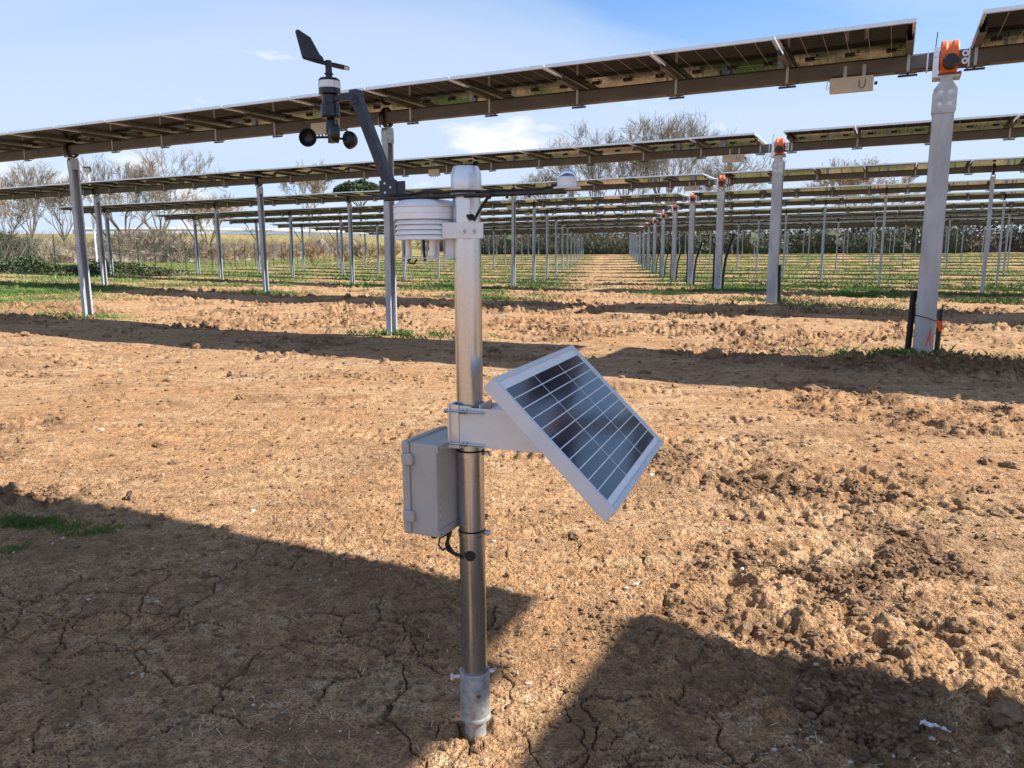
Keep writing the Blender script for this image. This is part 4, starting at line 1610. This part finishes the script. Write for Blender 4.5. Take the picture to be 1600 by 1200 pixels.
bare_tree(ppos(925, 150), 11, 24.5, 'bare tree left of the tall pair behind the middle rows', limbs=7, spread=1.0, rmin=.038)
bare_tree(ppos(1040, 148), 12, 26.3, 'tallest bare tree behind the middle rows', limbs=8, spread=.8, rmin=.038)
bare_tree(ppos(985, 158), 19, 24, 'bare tree between two taller ones behind the middle rows', limbs=7, spread=.85, rmin=.038)
bare_tree(ppos(1140, 150), 13, 22, 'bare tree just right of the tallest ones, behind the orange drives', limbs=8, spread=.8, rmin=.038)
bare_tree(ppos(850, 165), 14, 17, 'slender bare tree left of the tall group, above the glass dome sensor', limbs=7, spread=.7, rmin=.034)
bare_tree(ppos(1335, 128), 15, 15.5, 'bare tree with some russet leaves behind the right-hand rows', 'twig_russet', limbs=7, spread=1.0, rmin=.036, leafy=5000)
bare_tree(ppos(255, 92), 16, 13.6, 'wide bare tree behind the fence on the left', limbs=7, spread=1.1, rmin=.024)
bare_tree(ppos(200, 96), 26, 12.6, 'bare tree standing close beside the wide one on the left', limbs=7, spread=.9, rmin=.024)
bare_tree(ppos(62, 84), 17, 11.0, 'two-stemmed looking slim bare tree near the left edge', limbs=7, spread=.7, rmin=.022, fork=.3)
bare_tree(ppos(105, 88), 27, 9.5, 'leaning thin bare tree by the floodlight pole', limbs=7, spread=.8, rmin=.022, fork=.3)
bare_tree(ppos(18, 90), 28, 9.0, 'low bare tree at the very left edge', 'twig_russet', limbs=7, spread=.9, rmin=.022)
bare_tree(ppos(487, 150), 18, 14.5, 'round-headed bare tree beside the umbrella pine', limbs=7, spread=.9, rmin=.034)
bare_tree(ppos(330, 105), 29, 9.0, 'low spreading bare tree right of the wide one', 'twig_russet', limbs=8, spread=1.0, rmin=.024)

# umbrella pine
px_, py_ = ppos(566, 200)
g0 = float(base_z(np.array([px_]), np.array([py_]))[0])
pine = thing('umbrella_pine', 'dark green umbrella pine beside the bare round-headed tree', 'tree', (px_, py_, g0))
segs = [(0, 0, -.5, .2, 0, 4, .35, .28), (.2, 0, 4, .3, .1, 8.5, .28, .2)]
g = np.random.default_rng(8)
for k in range(9):
    a = k*.7
    segs.append((.3, .1, 7+g.random()*1.5, math.cos(a)*4, math.sin(a)*4, 11+g.random(), .14, .05))
link('trunk', seg_mesh('trunk', segs, 'bark', 6), pine)
k = 9000
q = g.normal(size=(k, 3))
q /= np.linalg.norm(q, axis=1)[:, None]
q *= (.75+.25*g.random(k))[:, None]
q[:, 2] = np.abs(q[:, 2])*1.0-.12
bump_ = 1+.18*np.sin(q[:, 0]*7+1)*np.cos(q[:, 1]*6)
c = q*np.array([6.4, 6.0, 3.6])*bump_[:, None]+np.array([.2, 0, 11.2])
link('crown', leaf_mesh('crown', c, .32, 'pine_leaf', 9), pine)


def hedge(name, label, pts, width, h, nleaf, size, mat, ntwig, tmat, seed, cat='hedge', core='leaf_dark'):
    """continuous scrub along a line: twigs and small leaves through a lumpy volume around a dim inner mass"""
    g = np.random.default_rng(seed)
    P_ = np.array(pts, float)
    sl_ = np.linalg.norm(np.diff(P_, axis=0), axis=1)
    cum_ = np.concatenate([[0], np.cumsum(sl_)])

    def on(t_):
        return np.stack([np.interp(t_, cum_, P_[:, 0]), np.interp(t_, cum_, P_[:, 1])], -1)

    def hh(t_):
        return h*np.clip(.70+.95*fbm(t_/5., t_*0+seed, 4, seed, .6), .25, 1.5)
    root = tag(link(name, None), label, cat, kind='stuff')
    t_ = g.random(nleaf)*cum_[-1]
    xy = on(t_)+g.normal(size=(nleaf, 2))*width*.45
    z_ = base_z(xy[:, 0], xy[:, 1])+hh(t_+xy[:, 1]*.7)*g.random(nleaf)**.8
    lf = leaf_mesh('leaves', np.concatenate([xy, z_[:, None]], 1), size, mat, seed)
    t_ = g.random(ntwig)*cum_[-1]
    xy = on(t_)+g.normal(size=(ntwig, 2))*width*.45
    b_ = base_z(xy[:, 0], xy[:, 1])
    ln = hh(t_)*(.5+.7*g.random(ntwig))
    z0 = b_+ln*.4*g.random(ntwig)
    dx = g.normal(size=(ntwig, 2))*ln[:, None]*.35
    seg = np.concatenate([xy, z0[:, None], xy+dx, (b_+ln)[:, None], np.full((ntwig, 1), size*.16), np.full((ntwig, 1), size*.06)], 1)
    tw = seg_mesh('twigs', seg, tmat, 3)
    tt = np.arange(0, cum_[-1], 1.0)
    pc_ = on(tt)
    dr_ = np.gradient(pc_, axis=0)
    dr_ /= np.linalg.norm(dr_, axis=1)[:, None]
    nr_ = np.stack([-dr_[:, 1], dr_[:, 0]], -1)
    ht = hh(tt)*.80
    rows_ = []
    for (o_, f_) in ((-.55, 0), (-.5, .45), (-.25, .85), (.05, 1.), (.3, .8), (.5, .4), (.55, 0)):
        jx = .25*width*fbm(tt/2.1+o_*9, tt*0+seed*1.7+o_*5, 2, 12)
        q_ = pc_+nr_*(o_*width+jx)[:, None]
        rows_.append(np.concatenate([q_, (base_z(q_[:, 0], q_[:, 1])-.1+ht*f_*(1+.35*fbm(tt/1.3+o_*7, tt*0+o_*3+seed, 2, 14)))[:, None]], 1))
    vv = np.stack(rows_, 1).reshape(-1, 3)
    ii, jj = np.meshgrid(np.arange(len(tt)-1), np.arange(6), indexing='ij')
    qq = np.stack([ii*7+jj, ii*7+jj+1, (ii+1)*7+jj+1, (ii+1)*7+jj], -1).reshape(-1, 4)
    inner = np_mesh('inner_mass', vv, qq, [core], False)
    bpy.data.objects.remove(root)
    o = tag(link(name, lf), label, cat, kind='stuff')
    link('twigs', tw, o)
    link('inner_mass', inner, o)
    return o


def upt(s_, n_):
    p = U*s_+NN*n_
    return (float(p[0]), float(p[1]))


hedge('hedgerow', 'dark tangled hedgerow closing the far end of the rows', [upt(-75, 121), upt(-30, 119), upt(20, 117), upt(75, 116), upt(130, 115)], 5, 4.6, 42000, .22, 'leaf_mix', 14000, 'twig_dark', 61, core='twig_dark')
hedge('hedgerow', 'green leafy scrub in front of the hedgerow on the right', [upt(35, 113.5), upt(75, 111.5), upt(120, 110)], 3, 1.8, 12000, .16, 'leaf_dark', 1500, 'twig', 62)
hedge('hedgerow', 'dark green scrub at the end of the lane', [upt(-60, 115), upt(-45, 114), upt(-25, 113), upt(8, 112.5)], 3, 3.6, 15000, .16, 'leaf_dark', 4000, 'twig_dark', 66)
hedge('thicket', 'brown leafless thicket behind the left fence', [ppos(-60, 74), ppos(60, 80), ppos(170, 84), ppos(300, 92), ppos(420, 108), ppos(560, 130)], 3.5, 2.7, 9000, .09, 'leaf_dry', 14000, 'twig', 63, 'thicket', core='twig')
def tangle(label, spots, Hs, seed, tmat):
    allseg = []
    for k, ((tx, ty), hh_) in enumerate(zip(spots, Hs)):
        a_, b2 = grow_tree(seed+k, hh_, spread=1.5, levels=4, rmin=.022, limbs=8, fork=.06)
        g0 = float(base_z(np.array([tx]), np.array([ty]))[0])
        for sg in a_+b2:
            allseg.append((sg[0]+tx, sg[1]+ty, sg[2]+g0, sg[3]+tx, sg[4]+ty, sg[5]+g0, min(sg[6], .06), min(sg[7], .05)))
    return tag(link('thicket', seg_mesh('thicket', allseg, tmat, 3)), label, 'thicket', kind='stuff')


tangle('tall tangle of bare brown stems under the wide left tree', [ppos(x_, 86+k % 3*2) for k, x_ in enumerate((160, 185, 208, 228, 250, 272, 292, 310))], (4.5, 5.5, 6, 6.5, 6.5, 6, 5, 4), 300, 'twig')
tangle('low bare brush along the back of the left fence', [ppos(x_, 80+k % 4*3) for k, x_ in enumerate((40, 75, 110, 135, 340, 375, 410, 450, 490, 530, 570, 610))], (3, 3.2, 2.8, 3, 3, 3.2, 3, 3, 3.4, 3.4, 3.6, 3.8), 340, 'twig_russet')
hedge('shrub', 'dense olive shrub at the left edge behind the fence', [ppos(-40, 70), ppos(30, 72)], 2.2, 3.1, 7000, .10, 'leaf_mix', 2500, 'twig', 65, 'shrub')
hedge('weeds', 'dark green leafy weeds at the foot of the left fence', [(-25.5, 38.5), (-24.0, 40.5), (-22, 41.5)], .9, .75, 5000, .07, 'leaf_dark', 300, 'twig', 67, 'weeds')
hedge('weeds', 'dark green weeds below the end of the third row', [(-21, 37), (-18.5, 38), (-16.5, 37.5)], .8, .6, 3500, .06, 'leaf_dark', 300, 'twig', 68, 'weeds')

# ------------------------------------------------------------------ fence, guard rail, floodlight pole
FD = Vector((.1, 1, 0)).normalized()
fo = (-28.6, 26.5)
fence = thing('wire_fence', 'green wire mesh fence with slim posts along the left side', 'fence', (fo[0], fo[1], 0))
fpm = MB()
fpm.prism([(-.024, -.024), (.024, -.024), (.024, .024), (-.024, .024)], (0, 0, .75), (1, 0, 0), (0, 1, 0), (0, 0, 1), 2.7)
fpme = fpm.mesh('fence_post', ['fence_green'], 0)
brm = MB()
brm.tube([(0, 0, 1.5), (.0, 1.5, 0)], .022, 6)
brme = brm.mesh('brace', ['fence_green'], 0)
wires = []
NF = 44
fz_prev = None
for k in range(NF):
    p = FD*(k*2.1)
    zz_ = float(base_z(np.array([fo[0]+p.x]), np.array([fo[1]+p.y]))[0])
    link('fence_post', fpme, fence, (p.x, p.y, zz_))
    if k % 11 == 8:
        for r_ in (-.1, math.pi-.1):
            link('brace', brme, fence, (p.x, p.y, zz_), r_)
    cur = (p.x, p.y, zz_)
    if fz_prev:
        for h_ in np.linspace(.05, 1.95, 14):
            wires.append((fz_prev[0], fz_prev[1], fz_prev[2]+h_, cur[0], cur[1], cur[2]+h_, .0028, .0028))
        for q in range(14):
            t_ = q/14
            a_ = [fz_prev[j]+(cur[j]-fz_prev[j])*t_ for j in range(3)]
            wires.append((a_[0], a_[1], a_[2]+.05, a_[0], a_[1], a_[2]+1.95, .0028, .0028))
    fz_prev = cur
link('wire_mesh', seg_mesh('wire_mesh', wires, 'fence_green', 3), fence)

gpts = [ppos(x_, d_) for x_, d_ in ((120, 150), (250, 148), (330, 150), (420, 156), (520, 164), (640, 176))]
gr = thing('guard_rail', 'pale roadside guard rail on the bank behind the left trees', 'guard rail', (gpts[0][0], gpts[0][1], 0))
o0 = Vector((gpts[0][0], gpts[0][1], 0))
rail = MB()
pm = MB()
pm.box((0, 0, .3), (.2, .2, 1.3))
pme = pm.mesh('rail_post', ['concrete'], 0)
allp = []
for a, b_ in zip(gpts[:-1], gpts[1:]):
    nseg = max(2, int(math.hypot(b_[0]-a[0], b_[1]-a[1])/4))
    for k in range(nseg):
        t_ = k/nseg
        allp.append((a[0]+(b_[0]-a[0])*t_, a[1]+(b_[1]-a[1])*t_))
zs_ = base_z(np.array([p[0] for p in allp]), np.array([p[1] for p in allp]))
pts3 = [Vector((p[0], p[1], float(z_)+.75))-o0 for p, z_ in zip(allp, zs_)]
rail.tube(pts3, .32, 6)
link('rail', rail.mesh('rail', ['concrete'], 40), gr)
for p in pts3:
    link('rail_post', pme, gr, (p.x, p.y, p.z-.75))

fpx, fpy = (152-800)/1208.*42., 42.
g0 = float(base_z(np.array([fpx]), np.array([fpy]))[0])
fp = thing('floodlight_pole', 'thin white pole with a floodlight and a box near the left fence', 'light pole', (fpx, fpy, g0))
mb = MB()
mb.tube([(0, 0, -.3), (0, 0, 5.5)], .055, 10)
link('pole', mb.mesh('pole', ['white_paint'], 40), fp)
mb = MB()
mb.box((.22, -.1, 2.95), (.42, .22, .62))
link('cabinet', mb.mesh('cabinet', ['white_paint'], 0), fp, bevel=.02)
mb = MB()
mb.box((0, -.08, 5.45), (.34, .14, .26), 0, Matrix.Rotation(.5, 3, 'X'))
mb.box((0, -.155, 5.41), (.28, .01, .20), 1, Matrix.Rotation(.5, 3, 'X'))
link('floodlight', mb.mesh('floodlight', ['black_plastic', 'tag_silver'], 0), fp)
mb = MB()
mb.box((.20, -.05, 4.0), (.30, .05, .05))
mb.box((.30, -.10, 4.02), (.10, .22, .12))
link('security_camera', mb.mesh('security_camera', ['white_paint'], 0), fp)
